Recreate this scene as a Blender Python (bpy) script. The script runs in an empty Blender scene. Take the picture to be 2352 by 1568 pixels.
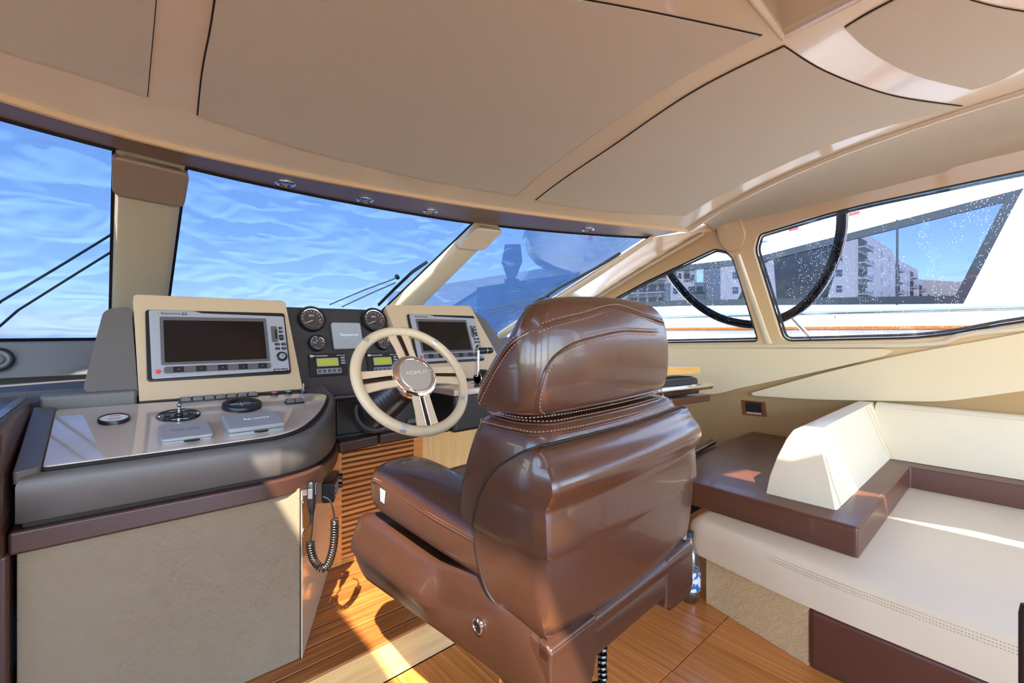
import bpy, bmesh, math, random
from mathutils import Vector, Matrix, geometry, noise as mnoise
random.seed(7)
sc = bpy.context.scene
C = sc.collection
R = math.radians

# ------------------------------------------------------------------ camera
FPX, YAW, CX, CY, H = 1045.0, R(41.8), 1176.0, 762.0, 1.25     # focal length in pixels of a 2352x1568 frame
cam = bpy.data.objects.new('camera', bpy.data.cameras.new('camera'))
C.objects.link(cam)
cam.location = (0, 0, H)
cam.rotation_euler = (R(90), 0, -YAW)
cam.data.sensor_width = 36.0
cam.data.lens = 36.0 * FPX / 2352
cam.data.shift_y = (CY - 784) / 2352
cam.data.clip_start = 0.02
cam.data.clip_end = 1000
sc.camera = cam

# ------------------------------------------------------------------ sky, sun, exposure
w = bpy.data.worlds.new('world'); sc.world = w; w.use_nodes = True
nt = w.node_tree; bg = nt.nodes['Background']
sky = nt.nodes.new('ShaderNodeTexSky'); sky.sky_type = 'NISHITA'
sky.sun_disc = False
SUN = Vector((-0.50, -0.75, 1.0)).normalized()
sky.sun_elevation = math.asin(SUN.z)
sky.sun_rotation = math.atan2(SUN.x, SUN.y)
sky.air_density = .85; sky.dust_density = .3; sky.ozone_density = 2.0
nt.links.new(sky.outputs[0], bg.inputs[0]); bg.inputs[1].default_value = 0.45
sun = bpy.data.objects.new('sun', bpy.data.lights.new('sun', 'SUN')); C.objects.link(sun)
sun.rotation_euler = SUN.to_track_quat('Z', 'Y').to_euler()
sun.data.energy = 5.0; sun.data.angle = R(0.6); sun.data.color = (1, .93, .80)
vs = sc.view_settings
vs.view_transform = 'Standard'; vs.look = 'None'; vs.gamma = 1.0; vs.use_curve_mapping = False
vs.exposure = 2.0
try:
    sc.cycles.max_bounces = 9; sc.cycles.diffuse_bounces = 5; sc.cycles.transparent_max_bounces = 16
    sc.cycles.sample_clamp_indirect = 6.0
    sc.cycles.use_denoising = True
except Exception: pass

# ------------------------------------------------------------------ measuring: a pixel's ray met with a known plane
sY, cY = math.sin(YAW), math.cos(YAW)
CAM = Vector((0, 0, H))
def ray(px, py):
    u = (px - CX) / FPX
    return Vector((cY * u + sY, cY - sY * u, (CY - py) / FPX))
def P(px, py, X=None, Y=None, Z=None, D=None):
    r = ray(px, py)
    t = D if D is not None else X / r.x if X is not None else Y / r.y if Y is not None else (Z - H) / r.z
    return CAM + r * t
class Frame:
    """a plane with its own axes: ex along, ey up the slope, ez off the surface"""
    def __init__(s, o, ex, ey):
        s.o = Vector(o); s.ex = Vector(ex).normalized(); s.ez = s.ex.cross(Vector(ey)).normalized(); s.ey = s.ez.cross(s.ex)
        s.M = Matrix.Translation(s.o) @ Matrix((s.ex, s.ey, s.ez)).transposed().to_4x4()
    def at(s, px, py, off=0.0):
        r = ray(px, py); o = s.o + s.ez * off
        p = CAM + r * ((o - CAM).dot(s.ez) / r.dot(s.ez)) - s.o
        return p.dot(s.ex), p.dot(s.ey)
    def w(s, x, y, z=0.0): return s.o + s.ex * x + s.ey * y + s.ez * z

# ------------------------------------------------------------------ mesh helpers
def merge(*ds):
    V, F = [], []
    for v, f in ds:
        n = len(V); V += list(v); F += [tuple(i + n for i in q) for q in f]
    return V, F
def xf(d, M): return [M @ Vector(v) for v in d[0]], d[1]
def obj(name, d, mat, parent=None, bevel=0, seg=2, sub=0, smooth=True, angle=38, M=None):
    me = bpy.data.meshes.new(name)
    me.from_pydata([tuple(v) for v in d[0]], [], [tuple(f) for f in d[1]])
    bm = bmesh.new(); bm.from_mesh(me)
    bmesh.ops.remove_doubles(bm, verts=bm.verts, dist=1e-6)
    bmesh.ops.recalc_face_normals(bm, faces=bm.faces); bm.to_mesh(me); bm.free()
    if smooth:
        me.shade_smooth()
        if not bevel: me.set_sharp_from_angle(angle=R(angle))
    me.materials.append(mat)
    o = bpy.data.objects.new(name, me); C.objects.link(o)
    if parent: o.parent = parent
    if M is not None: o.matrix_local = M
    if bevel:
        b = o.modifiers.new('bevel', 'BEVEL'); b.width = bevel; b.segments = seg; b.limit_method = 'ANGLE'; b.angle_limit = R(35); b.harden_normals = True
    if sub:
        s = o.modifiers.new('sub', 'SUBSURF'); s.levels = sub; s.render_levels = sub
    return o
def tag(o, label=None, cat=None, group=None, kind=None):
    for k, v in (('label', label), ('category', cat), ('group', group), ('kind', kind)):
        if v: o[k] = v
    return o
def thing(name, label, cat, M=None, group=None):
    o = bpy.data.objects.new(name, None); C.objects.link(o); o.empty_display_size = .05
    if M is not None: o.matrix_world = M if isinstance(M, Matrix) else Matrix.Translation(Vector(M))
    return tag(o, label, cat, group)
def struct(name, d, mat, label, cat, **k):
    return tag(obj(name, d, mat, **k), label, cat, kind='structure')
def copy_tree(o, parent=None):
    c = o.copy(); C.objects.link(c)
    if parent: c.parent = parent
    for ch in list(o.children): copy_tree(ch, c)
    return c
def box(x0, x1, y0, y1, z0, z1):
    v = [(x, y, z) for z in (z0, z1) for y in (y0, y1) for x in (x0, x1)]
    return v, [(0, 2, 3, 1), (4, 5, 7, 6), (0, 1, 5, 4), (2, 6, 7, 3), (0, 4, 6, 2), (1, 3, 7, 5)]
def prism(pts, vec):
    n = len(pts); vec = Vector(vec); pts = [Vector(p) for p in pts]
    v = pts + [p + vec for p in pts]
    return v, [tuple(range(n))[::-1], tuple(range(n, 2 * n))] + [(i, (i + 1) % n, n + (i + 1) % n, n + i) for i in range(n)]
def ext(poly, z0, z1): return prism([(x, y, z0) for x, y in poly], (0, 0, z1 - z0))
def rrect(x0, y0, x1, y1, r, n=5):
    out = []
    for cx, cy, a in ((x1 - r, y1 - r, 0), (x0 + r, y1 - r, 90), (x0 + r, y0 + r, 180), (x1 - r, y0 + r, 270)):
        for i in range(n + 1):
            t = R(a + 90 * i / n); out.append((cx + r * math.cos(t), cy + r * math.sin(t)))
    return out
def ell(cx, cy, a, b, n=32): return [(cx + a * math.cos(2 * math.pi * i / n), cy + b * math.sin(2 * math.pi * i / n)) for i in range(n)]
def sup(a, b, e=3.0, n=40):
    o = []
    for i in range(n):
        t = 2 * math.pi * i / n; c_, s_ = math.cos(t), math.sin(t)
        o.append((a * math.copysign(abs(c_) ** (2 / e), c_), b * math.copysign(abs(s_) ** (2 / e), s_)))
    return o
def rounded(poly, r, n=4):
    """a polygon (2-D or 3-D) with its corners rounded"""
    ps = [Vector(p) for p in poly]; out = []; m = len(ps)
    for i in range(m):
        a, b, c_ = ps[i - 1], ps[i], ps[(i + 1) % m]
        rr = r[i] if isinstance(r, (list, tuple)) else r
        rr = min(rr, (a - b).length * .48, (c_ - b).length * .48)
        if rr < 1e-5: out.append(b); continue
        p0 = b + (a - b).normalized() * rr; p1 = b + (c_ - b).normalized() * rr
        for k in range(n + 1):
            t = k / n; out.append(p0 * (1 - t) ** 2 + b * 2 * t * (1 - t) + p1 * t * t)
    return out
def loft(rings, closed=True, cap=True):
    n = len(rings[0]); V = [Vector(p) for r in rings for p in r]; F = []
    for i in range(len(rings) - 1):
        for j in range(n if closed else n - 1):
            k = (j + 1) % n
            F.append((i * n + j, i * n + k, (i + 1) * n + k, (i + 1) * n + j))
    if cap and closed: F += [tuple(range(n))[::-1], tuple(range((len(rings) - 1) * n, len(rings) * n))]
    return V, F
def catmull(pts, k=6, closed=False):
    ps = [Vector(p) for p in pts]; n = len(ps); out = []
    for i in range(n if closed else n - 1):
        g = (lambda j: ps[j % n]) if closed else (lambda j: ps[max(0, min(n - 1, j))])
        a, b, c_, d = g(i - 1), g(i), g(i + 1), g(i + 2)
        for q in range(k):
            t = q / k
            out.append(.5 * ((2 * b) + (c_ - a) * t + (2 * a - 5 * b + 4 * c_ - d) * t * t + (3 * b - a - 3 * c_ + d) * t ** 3))
    if not closed: out.append(ps[-1])
    return out
def tube(pts, r, n=10, closed=False, flat=None, up=None):
    ps = [Vector(p) for p in pts]; rings = []; m = len(ps); nrm = Vector(up) if up else None
    for i, p in enumerate(ps):
        t = (ps[(i + 1) % m] - ps[i - 1]) if closed else (ps[min(i + 1, m - 1)] - ps[max(i - 1, 0)])
        t.normalize()
        if nrm is None:
            nrm = Vector((0, 0, 1)) if abs(t.z) < .9 else Vector((1, 0, 0))
        a = nrm - t * nrm.dot(t)
        if a.length < 1e-6: a = t.orthogonal()
        a.normalize(); b = t.cross(a)
        if not up: nrm = a
        rr = r[i] if isinstance(r, (list, tuple)) else r
        ra, rb = (rr, rr) if flat is None else (rr * flat, rr)
        rings.append([p + a * (ra * math.cos(2 * math.pi * j / n)) + b * (rb * math.sin(2 * math.pi * j / n)) for j in range(n)])
    if closed: rings.append(rings[0])
    return loft(rings, True, not closed)
def lathe(prof, n=32, M=None, cap=True):
    rings = [[(r * math.cos(2 * math.pi * j / n), r * math.sin(2 * math.pi * j / n), z) for j in range(n)] for r, z in prof]
    d = loft(rings, True, cap)
    return xf(d, M) if M is not None else d
def grid(fn, nu, nv):
    V = [Vector(fn(i / nu, j / nv)) for j in range(nv + 1) for i in range(nu + 1)]
    return V, [(j * (nu + 1) + i, j * (nu + 1) + i + 1, (j + 1) * (nu + 1) + i + 1, (j + 1) * (nu + 1) + i) for j in range(nv) for i in range(nu)]
def shell(d, vec):
    """thicken an open sheet by a vector"""
    V, F = d; n = len(V); vec = Vector(vec); cnt = {}
    for f in F:
        for i in range(len(f)):
            e = (f[i], f[(i + 1) % len(f)]); cnt[tuple(sorted(e))] = cnt.get(tuple(sorted(e)), []) + [e]
    G = list(F) + [tuple(i + n for i in f)[::-1] for f in F]
    for es in cnt.values():
        if len(es) == 1: a, b = es[0]; G.append((b, a, a + n, b + n))
    return list(V) + [Vector(v) + vec for v in V], G
def plate(outer, holes, vec):
    """a flat plate (3-D outline) with holes, thickened by vec"""
    loops = [[Vector(p) for p in outer]] + [[Vector(p) for p in h] for h in holes]
    V = [p for l in loops for p in l]
    F = [tuple(t) for t in geometry.tessellate_polygon(loops)]
    n = len(V); vec = Vector(vec); G = F + [tuple(i + n for i in f)[::-1] for f in F]; k = 0
    for l in loops:
        m = len(l)
        for i in range(m): a, b = k + i, k + (i + 1) % m; G.append((a, b, b + n, a + n))
        k += m
    return V + [p + vec for p in V], G
def text(name, s, size, M, mat, parent, depth=.0004, align='CENTER', squash=1.0):
    cu = bpy.data.curves.new(name, 'FONT'); cu.body = s; cu.size = size; cu.extrude = depth; cu.align_x = align; cu.align_y = 'CENTER'; cu.resolution_u = 2
    t = bpy.data.objects.new('tmp', cu); C.objects.link(t)
    me = bpy.data.meshes.new_from_object(t.evaluated_get(bpy.context.evaluated_depsgraph_get()))
    bpy.data.objects.remove(t); me.materials.clear(); me.materials.append(mat)
    o = bpy.data.objects.new(name, me); C.objects.link(o)
    if parent: o.parent = parent
    o.matrix_local = M @ Matrix.Diagonal((squash, 1, 1, 1)); return o
def dashes(pts, mat, name, parent, r=.0016, step=.009, ln=.55, off=0.0):
    """a row of thread stitches along a path"""
    ps = [Vector(p) for p in pts]; acc = [0.0]
    for a, b in zip(ps, ps[1:]): acc.append(acc[-1] + (b - a).length)
    def at(s):
        for i in range(len(ps) - 1):
            if s <= acc[i + 1]: return ps[i].lerp(ps[i + 1], (s - acc[i]) / max(1e-9, acc[i + 1] - acc[i]))
        return ps[-1]
    ds, s = [], 0.0
    while s < acc[-1] - step * ln:
        ds.append(tube([at(s), at(s + step * ln)], r, 5)); s += step
    return tag(obj(name, merge(*ds), mat, parent), kind='stuff')
T = Matrix.Translation
def RX(a): return Matrix.Rotation(R(a), 4, 'X')
def RY(a): return Matrix.Rotation(R(a), 4, 'Y')
def RZ(a): return Matrix.Rotation(R(a), 4, 'Z')
def axisM(o, z, x=None):
    z = Vector(z).normalized(); x = Vector(x) if x is not None else z.orthogonal(); x = (x - z * x.dot(z)).normalized(); y = z.cross(x)
    return T(Vector(o)) @ Matrix((x, y, z)).transposed().to_4x4()

# ------------------------------------------------------------------ materials
def srgb(*c): return tuple((q / 255 / 12.92 if q <= 10 else ((q / 255 + .055) / 1.055) ** 2.4) for q in c) + (1,)
class Mat:
    def __init__(s, name):
        s.m = bpy.data.materials.new(name); s.m.use_nodes = True; s.t = s.m.node_tree; s.n = s.t.nodes; s.b = s.n['Principled BSDF']
        s._o = None
    def node(s, t, **k):
        q = s.n.new(t)
        for a, v in k.items():
            if a in q.inputs.keys(): q.inputs[a].default_value = v
            else: setattr(q, a, v)
        return q
    def link(s, a, b): s.t.links.new(a, b)
    def coord(s, scale=(1, 1, 1), rot=(0, 0, 0), which='Object'):
        tc = s.node('ShaderNodeTexCoord'); mp = s.node('ShaderNodeMapping'); mp.inputs['Scale'].default_value = scale; mp.inputs['Rotation'].default_value = rot
        s.link(tc.outputs[which], mp.inputs[0]); return mp.outputs[0]
    def bump(s, h, strength=.2, dist=.001, prev=None):
        b = s.node('ShaderNodeBump'); b.inputs['Strength'].default_value = strength; b.inputs['Distance'].default_value = dist
        s.link(h, b.inputs['Height'])
        if prev is not None: s.link(prev, b.inputs['Normal'])
        s.link(b.outputs[0], s.b.inputs['Normal']); return b.outputs[0]
def mat(name, col, rough=.5, metal=0, coat=0, spec=.5, noise=None, noise_amt=.12, bump=None, bump_d=.001, weave=None, weave_s=.25, sheen=0):
    k = Mat(name); b = k.b
    b.inputs['Base Color'].default_value = col; b.inputs['Roughness'].default_value = rough; b.inputs['Metallic'].default_value = metal
    b.inputs['Coat Weight'].default_value = coat; b.inputs['Coat Roughness'].default_value = .04; b.inputs['Specular IOR Level'].default_value = spec
    b.inputs['Sheen Weight'].default_value = sheen
    prev = None
    if noise:
        n = k.node('ShaderNodeTexNoise', Scale=noise, Detail=4.0); k.link(k.coord(), n.inputs['Vector'])
        r = k.node('ShaderNodeMapRange'); r.inputs['To Min'].default_value = 1 - noise_amt; r.inputs['To Max'].default_value = 1 + noise_amt
        k.link(n.outputs['Fac'], r.inputs['Value'])
        m = k.node('ShaderNodeMix', data_type='RGBA', blend_type='MULTIPLY'); m.inputs[0].default_value = 1; m.inputs[6].default_value = col
        k.link(r.outputs[0], m.inputs[7]); k.link(m.outputs[2], b.inputs['Base Color'])
    if bump:
        n = k.node('ShaderNodeTexVoronoi' if bump > 150 else 'ShaderNodeTexNoise', Scale=bump); k.link(k.coord(), n.inputs['Vector'])
        prev = k.bump(n.outputs[0], .35, bump_d)
    if weave:
        c_ = k.coord(); a1 = k.node('ShaderNodeTexWave', Scale=weave, bands_direction='DIAGONAL'); a2 = k.node('ShaderNodeTexWave', Scale=weave, bands_direction='Z')
        k.link(c_, a1.inputs[0]); k.link(c_, a2.inputs[0])
        ad = k.node('ShaderNodeMath', operation='ADD'); k.link(a1.outputs['Fac'], ad.inputs[0]); k.link(a2.outputs['Fac'], ad.inputs[1])
        k.bump(ad.outputs[0], weave_s, .0015, prev)
    return k.m
def wood(name, c1, c2, rough=.35, scale=(60, 2.0, 60), coat=.2, seed=0):
    k = Mat(name); b = k.b
    oi = k.node('ShaderNodeObjectInfo')
    tc = k.node('ShaderNodeTexCoord'); ad = k.node('ShaderNodeVectorMath', operation='ADD'); mu = k.node('ShaderNodeVectorMath', operation='SCALE'); mu.inputs['Scale'].default_value = 7.0
    cb = k.node('ShaderNodeCombineXYZ')
    for i in range(3): k.link(oi.outputs['Random'], cb.inputs[i])
    k.link(cb.outputs[0], mu.inputs[0]); k.link(tc.outputs['Object'], ad.inputs[0]); k.link(mu.outputs[0], ad.inputs[1])
    mp = k.node('ShaderNodeMapping'); mp.inputs['Scale'].default_value = scale; k.link(ad.outputs[0], mp.inputs[0])
    n = k.node('ShaderNodeTexNoise', Scale=1.0, Detail=6.0, Roughness=.65, Distortion=.4); k.link(mp.outputs[0], n.inputs['Vector'])
    cr = k.node('ShaderNodeValToRGB'); cr.color_ramp.elements[0].position = .33; cr.color_ramp.elements[0].color = c1; cr.color_ramp.elements[1].position = .68; cr.color_ramp.elements[1].color = c2
    k.link(n.outputs['Fac'], cr.inputs[0])
    r = k.node('ShaderNodeMapRange'); r.inputs['To Min'].default_value = .8; r.inputs['To Max'].default_value = 1.15; k.link(oi.outputs['Random'], r.inputs[0])
    m = k.node('ShaderNodeMix', data_type='RGBA', blend_type='MULTIPLY'); m.inputs[0].default_value = 1; k.link(cr.outputs[0], m.inputs[6]); k.link(r.outputs[0], m.inputs[7])
    k.link(m.outputs[2], b.inputs['Base Color']); b.inputs['Roughness'].default_value = rough; b.inputs['Coat Weight'].default_value = coat; b.inputs['Coat Roughness'].default_value = .15
    k.bump(n.outputs['Fac'], .15, .0006); return k.m
def glass(name, tint=(1, 1, 1, 1), refl=1.0, drops=0):
    k = Mat(name); k.n.remove(k.b)
    tr = k.node('ShaderNodeBsdfTransparent'); tr.inputs[0].default_value = tint
    gl = k.node('ShaderNodeBsdfGlossy'); gl.inputs['Roughness'].default_value = .02
    fr = k.node('ShaderNodeLayerWeight'); fr.inputs[0].default_value = .5
    pw_ = k.node('ShaderNodeMath', operation='POWER'); pw_.inputs[1].default_value = 5.0; k.link(fr.outputs['Facing'], pw_.inputs[0])
    mu = k.node('ShaderNodeMath', operation='MULTIPLY_ADD'); mu.inputs[1].default_value = .9 * refl; mu.inputs[2].default_value = .04 * refl; k.link(pw_.outputs[0], mu.inputs[0])
    mx = k.node('ShaderNodeMixShader'); k.link(mu.outputs[0], mx.inputs[0]); k.link(tr.outputs[0], mx.inputs[1]); k.link(gl.outputs[0], mx.inputs[2])
    out = mx
    if drops:          # dried water spots on the pane
        v = k.node('ShaderNodeTexVoronoi', Scale=drops); k.link(k.coord((1, 1, .45)), v.inputs['Vector'])
        lt = k.node('ShaderNodeMath', operation='LESS_THAN'); lt.inputs[1].default_value = .16; k.link(v.outputs['Distance'], lt.inputs[0])
        n = k.node('ShaderNodeTexNoise', Scale=5.0, Detail=3); k.link(k.coord((3, 3, .5)), n.inputs['Vector'])
        g = k.node('ShaderNodeMath', operation='GREATER_THAN'); g.inputs[1].default_value = .5; k.link(n.outputs['Fac'], g.inputs[0])
        m2 = k.node('ShaderNodeMath', operation='MULTIPLY'); k.link(lt.outputs[0], m2.inputs[0]); k.link(g.outputs[0], m2.inputs[1])
        m3 = k.node('ShaderNodeMath', operation='MULTIPLY'); m3.inputs[1].default_value = .45; k.link(m2.outputs[0], m3.inputs[0])
        tl = k.node('ShaderNodeBsdfTranslucent'); tl.inputs[0].default_value = (.9, .9, .9, 1)
        out = k.node('ShaderNodeMixShader'); k.link(m3.outputs[0], out.inputs[0]); k.link(mx.outputs[0], out.inputs[1]); k.link(tl.outputs[0], out.inputs[2])
    k.link(out.outputs[0], k.n['Material Output'].inputs[0]); return k.m

M_ = {}
M_['gelcoat'] = mat('cream_gelcoat', srgb(214, 198, 170), .16, coat=.5)
M_['tan'] = mat('tan_gelcoat', srgb(214, 183, 140), .25, coat=.3)
M_['headliner'] = mat('beige_headliner', srgb(194, 184, 161), .85, weave=190, weave_s=.35, sheen=.2)
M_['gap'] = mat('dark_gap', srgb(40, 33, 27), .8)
M_['taupe'] = mat('taupe_trim', srgb(135, 112, 92), .35)
M_['pillar'] = mat('pillar_fabric', srgb(176, 160, 134), .75, weave=210, weave_s=.3)
M_['leather'] = mat('brown_leather', srgb(72, 44, 31), .27, noise=9, noise_amt=.14, bump=420, bump_d=.0002, coat=.25)
M_['shellbrown'] = mat('brown_shell', srgb(62, 37, 25), .27, noise=14, noise_amt=.10, bump=600, bump_d=.00015, coat=.15)
M_['jointshade'] = mat('dark_joint_shade', srgb(30, 19, 14), .6)  # crease shadow of the chair shell joint, put into colour
M_['stitch'] = mat('tan_thread', srgb(146, 106, 82), .7)
M_['creamlea'] = mat('cream_leather', srgb(228, 211, 178), .42, noise=5, noise_amt=.05, bump=380, bump_d=.0005)
M_['creamthread'] = mat('cream_thread', srgb(188, 165, 125), .7)
M_['sofabrown'] = mat('sofa_brown_leather', srgb(92, 54, 38), .32, noise=7, noise_amt=.12, bump=400, bump_d=.0006, coat=.1)
M_['khaki'] = mat('khaki_wall_fabric', srgb(186, 152, 104), .9, noise=60, noise_amt=.06, weave=230, weave_s=.2)
M_['wingpad'] = mat('beige_wall_pad', srgb(224, 203, 166), .5, bump=500, bump_d=.0003)
M_['woven'] = mat('woven_beige', srgb(240, 206, 150), .9, noise=150, noise_amt=.22, weave=75, weave_s=1.0)
M_['basefab'] = mat('console_fabric', srgb(158, 140, 114), .8, weave=150, weave_s=.8, noise=3, noise_amt=.06)
M_['greysoft'] = mat('soft_grey_shell', srgb(92, 87, 83), .42, bump=700, bump_d=.0003)
M_['greyblue'] = mat('soft_dark_grey', srgb(84, 82, 84), .45, bump=600, bump_d=.0003)
M_['bandbrown'] = mat('brown_bumper', srgb(66, 42, 34), .33, bump=500, bump_d=.0003)
M_['pod'] = mat('beige_pod', srgb(190, 166, 136), .28, coat=.25)
M_['panel'] = mat('glossy_control_panel', srgb(196, 182, 170), .06, coat=.9, spec=.7)
M_['fascia'] = mat('charcoal_fascia', srgb(52, 47, 46), .45, bump=700, bump_d=.0003)
M_['black'] = mat('black_plastic', srgb(22, 22, 24), .35)
M_['blackgloss'] = mat('black_gloss', srgb(14, 14, 16), .08, coat=.6)
M_['softblack'] = mat('black_leather', srgb(30, 27, 26), .42, bump=400, bump_d=.0005)
M_['bezel'] = mat('silver_grey_bezel', srgb(158, 160, 166), .32, metal=.15)
M_['cover'] = mat('grey_sun_cover', srgb(150, 152, 156), .42, bump=900, bump_d=.0002)
M_['screen'] = mat('dark_screen', srgb(12, 9, 9), .12, spec=.6)
M_['chrome'] = mat('chrome', (.85, .85, .86, 1), .07, metal=1)
M_['satin'] = mat('satin_metal', (.60, .58, .52, 1), .38, metal=.55)
M_['steel'] = mat('brushed_steel', (.55, .55, .56, 1), .25, metal=1)
M_['wheel'] = mat('beige_wheel_leather', srgb(214, 192, 158), .4, bump=420, bump_d=.0005)
M_['spoke'] = mat('pearl_beige_spoke', srgb(220, 196, 164), .2, coat=.5)
M_['lcd'] = mat('green_lcd', srgb(172, 176, 62), .3)
M_['white'] = mat('white_print', srgb(232, 232, 230), .5)
M_['greyprint'] = mat('grey_print', srgb(110, 112, 116), .5)
M_['red'] = mat('red_button', srgb(215, 60, 50), .35)
M_['green'] = mat('green_button', srgb(60, 165, 130), .35)
M_['pink'] = mat('pink_button', srgb(205, 80, 130), .35)
M_['teak'] = wood('teak_deck', srgb(128, 72, 30), srgb(186, 116, 56), .35, (2.0, 70, 60))
M_['teaknose'] = wood('pale_oak_riser', srgb(206, 152, 74), srgb(226, 178, 100), .4, (3.0, 60, 45))
M_['floor'] = wood('orange_wood_floor', srgb(186, 108, 46), srgb(224, 150, 78), .3, (75, 1.6, 60), coat=.35)
M_['slat'] = wood('cherry_slat', srgb(196, 112, 44), srgb(226, 152, 78), .35, (2.0, 60, 60))
M_['cherrywall'] = wood('pale_wood_wall', srgb(216, 168, 102), srgb(230, 186, 122), .4, (50, 50, 2.5))
M_['teakbit'] = wood('teak_edge', srgb(226, 160, 76), srgb(238, 186, 104), .35, (3, 40, 40))
M_['glass'] = glass('window_glass', (.80, .82, .85, 1), .8, drops=95)
M_['wsglass'] = glass('windscreen_glass', (.9, .95, 1, 1), .8)
M_['tint'] = glass('tinted_glass', (.31, .34, .43, 1), .3)
M_['lens'] = glass('gauge_lens', (1, 1, 1, 1), 1.0)
M_['clear'] = glass('clear_plastic', (.80, .86, .9, 1), 3.5)
M_['frit'] = mat('black_window_edge', srgb(24, 24, 26), .35)
M_['whitehull'] = mat('white_hull', srgb(240, 240, 238), .35, coat=.3)
M_['stainless'] = mat('stainless_rail', (.75, .76, .78, 1), .12, metal=1)
M_['concrete'] = mat('beige_facade', srgb(238, 218, 194), .85, noise=.4, noise_amt=.05)
M_['concrete2'] = mat('tan_facade', srgb(224, 198, 166), .85, noise=.4, noise_amt=.05)
M_['winglass'] = mat('far_window_glass', srgb(52, 62, 72), .12)
M_['winframe'] = mat('far_window_frame', srgb(225, 218, 205), .6)
M_['balc'] = mat('balcony_recess', srgb(96, 84, 76), .8)
M_['water'] = mat('harbour_water', srgb(44, 70, 84), .12, bump=1.5, bump_d=.05)
M_['greyscreen'] = mat('grey_canvas', srgb(112, 108, 100), .8, noise=2, noise_amt=.2)
M_['rope'] = mat('dark_rope', srgb(50, 54, 66), .9)
M_['wiper'] = mat('wiper_metal', srgb(60, 66, 78), .35, metal=.6)
M_['outlet'] = mat('copper_plate', srgb(150, 96, 62), .3, metal=.7)
M_['dashmat'] = mat('dash_top_fabric', srgb(84, 80, 82), .75, noise=40, noise_amt=.12)
# windscreen cover: pale blue mesh cloth, lit through by the sky, creased
k = Mat('windscreen_cover_cloth'); k.n.remove(k.b)
tl = k.node('ShaderNodeBsdfTranslucent'); tl.inputs[0].default_value = (.050, .084, .142, 1)
df = k.node('ShaderNodeBsdfDiffuse'); df.inputs[0].default_value = (.08, .11, .17, 1)
tr = k.node('ShaderNodeBsdfTransparent'); tr.inputs[0].default_value = (.85, .92, 1, 1)
n1 = k.node('ShaderNodeTexNoise', Scale=3.0, Detail=6, Distortion=1.5, noise_type='RIDGED_MULTIFRACTAL', normalize=True); k.link(k.coord((1.0, 1.2, 3.0)), n1.inputs['Vector'])
bp = k.node('ShaderNodeBump'); bp.inputs['Strength'].default_value = .9; bp.inputs['Distance'].default_value = .05; k.link(n1.outputs['Fac'], bp.inputs['Height'])
k.link(bp.outputs[0], tl.inputs['Normal']); k.link(bp.outputs[0], df.inputs['Normal'])
m1 = k.node('ShaderNodeMixShader'); m1.inputs[0].default_value = .25; k.link(tl.outputs[0], m1.inputs[1]); k.link(df.outputs[0], m1.inputs[2])
m2 = k.node('ShaderNodeMixShader'); m2.inputs[0].default_value = .045; k.link(m1.outputs[0], m2.inputs[1]); k.link(tr.outputs[0], m2.inputs[2])
k.link(m2.outputs[0], k.n['Material Output'].inputs[0]); M_['cloth'] = k.m

# ================================================================== STRUCTURE
def inset(poly, d):
    n = len(poly); a2 = sum(poly[i][0] * poly[(i + 1) % n][1] - poly[(i + 1) % n][0] * poly[i][1] for i in range(n)); sg = 1 if a2 > 0 else -1
    out = []
    for i in range(n):
        p, q, r = Vector(poly[i - 1]).to_2d(), Vector(poly[i]).to_2d(), Vector(poly[(i + 1) % n]).to_2d()
        e1, e2 = (q - p), (r - q)
        if e1.length < 1e-7 or e2.length < 1e-7: out.append((q.x, q.y)); continue
        e1.normalize(); e2.normalize()
        n1 = Vector((-e1.y, e1.x)) * sg; n2 = Vector((-e2.y, e2.x)) * sg
        b = n1 + n2
        if b.length < 1e-6: b = n1
        b.normalize(); q2 = q + b * (d / max(.35, b.dot(n1))); out.append((q2.x, q2.y))
    return out
# --- floors -------------------------------------------------------
fl = struct('floor', box(-2.2, 3.6, -2.6, 2.3, -.05, -.012), M_['gap'], 'orange wood plank cabin floor behind the helm', 'floor')
pw = .257; x0s = 1.558 - 4 * pw
jo = {4: [.857, -.75], 5: [.857 + .9, .2, -.9], 3: [.86, -.6], 2: [1.2, .3], 1: [.857, -.4], 0: [.5], 6: [.6]}
for i in range(7):
    xa, xb = x0s + i * pw, x0s + (i + 1) * pw
    cuts = [1.512] + [y for y in sorted(jo.get(i, []), reverse=True) if y < 1.45] + [-1.6]
    if i == 5: cuts = [1.512, .857, -.9, -1.6]
    for ya, yb in zip(cuts, cuts[1:]):
        obj('plank', box(xa + .0008, xb - .0008, yb + .0015, ya - .0015, -.012, 0), M_['floor'], fl, bevel=.0012, seg=1)
for (a, b) in ((-2.2, x0s), (x0s + 7 * pw, 3.6)):
    obj('plank', box(a, b, -2.6, 1.512, -.012, -.001), M_['floor'], fl)
obj('plank', box(x0s, x0s + 7 * pw, -2.6, -1.6, -.012, -.001), M_['floor'], fl)
pl = struct('floor_platform', box(-.9, 3.5, 1.60, 2.35, .0, .075), M_['teaknose'], 'raised grooved teak helm step with a pale wooden riser', 'step')
obj('riser', prism([(-.9, 1.514, .0015), (-.9, 1.572, .094), (-.9, 1.61, .094), (-.9, 1.61, .0015)], (2.95, 0, 0)), M_['teaknose'], pl)
obj('nosing', box(-.9, 2.05, 1.570, 1.630, .082, .10), M_['teak'], pl, bevel=.006, seg=3)
ys = [1.632, 1.728, 1.826, 1.923, 2.023, 2.123, 2.223, 2.34]
for a, b in zip(ys, ys[1:]):
    obj('deck_board', box(-.9, 2.05, a + .004, b - .004, .074, .10), M_['teak'], pl, bevel=.003, seg=2)
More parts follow.
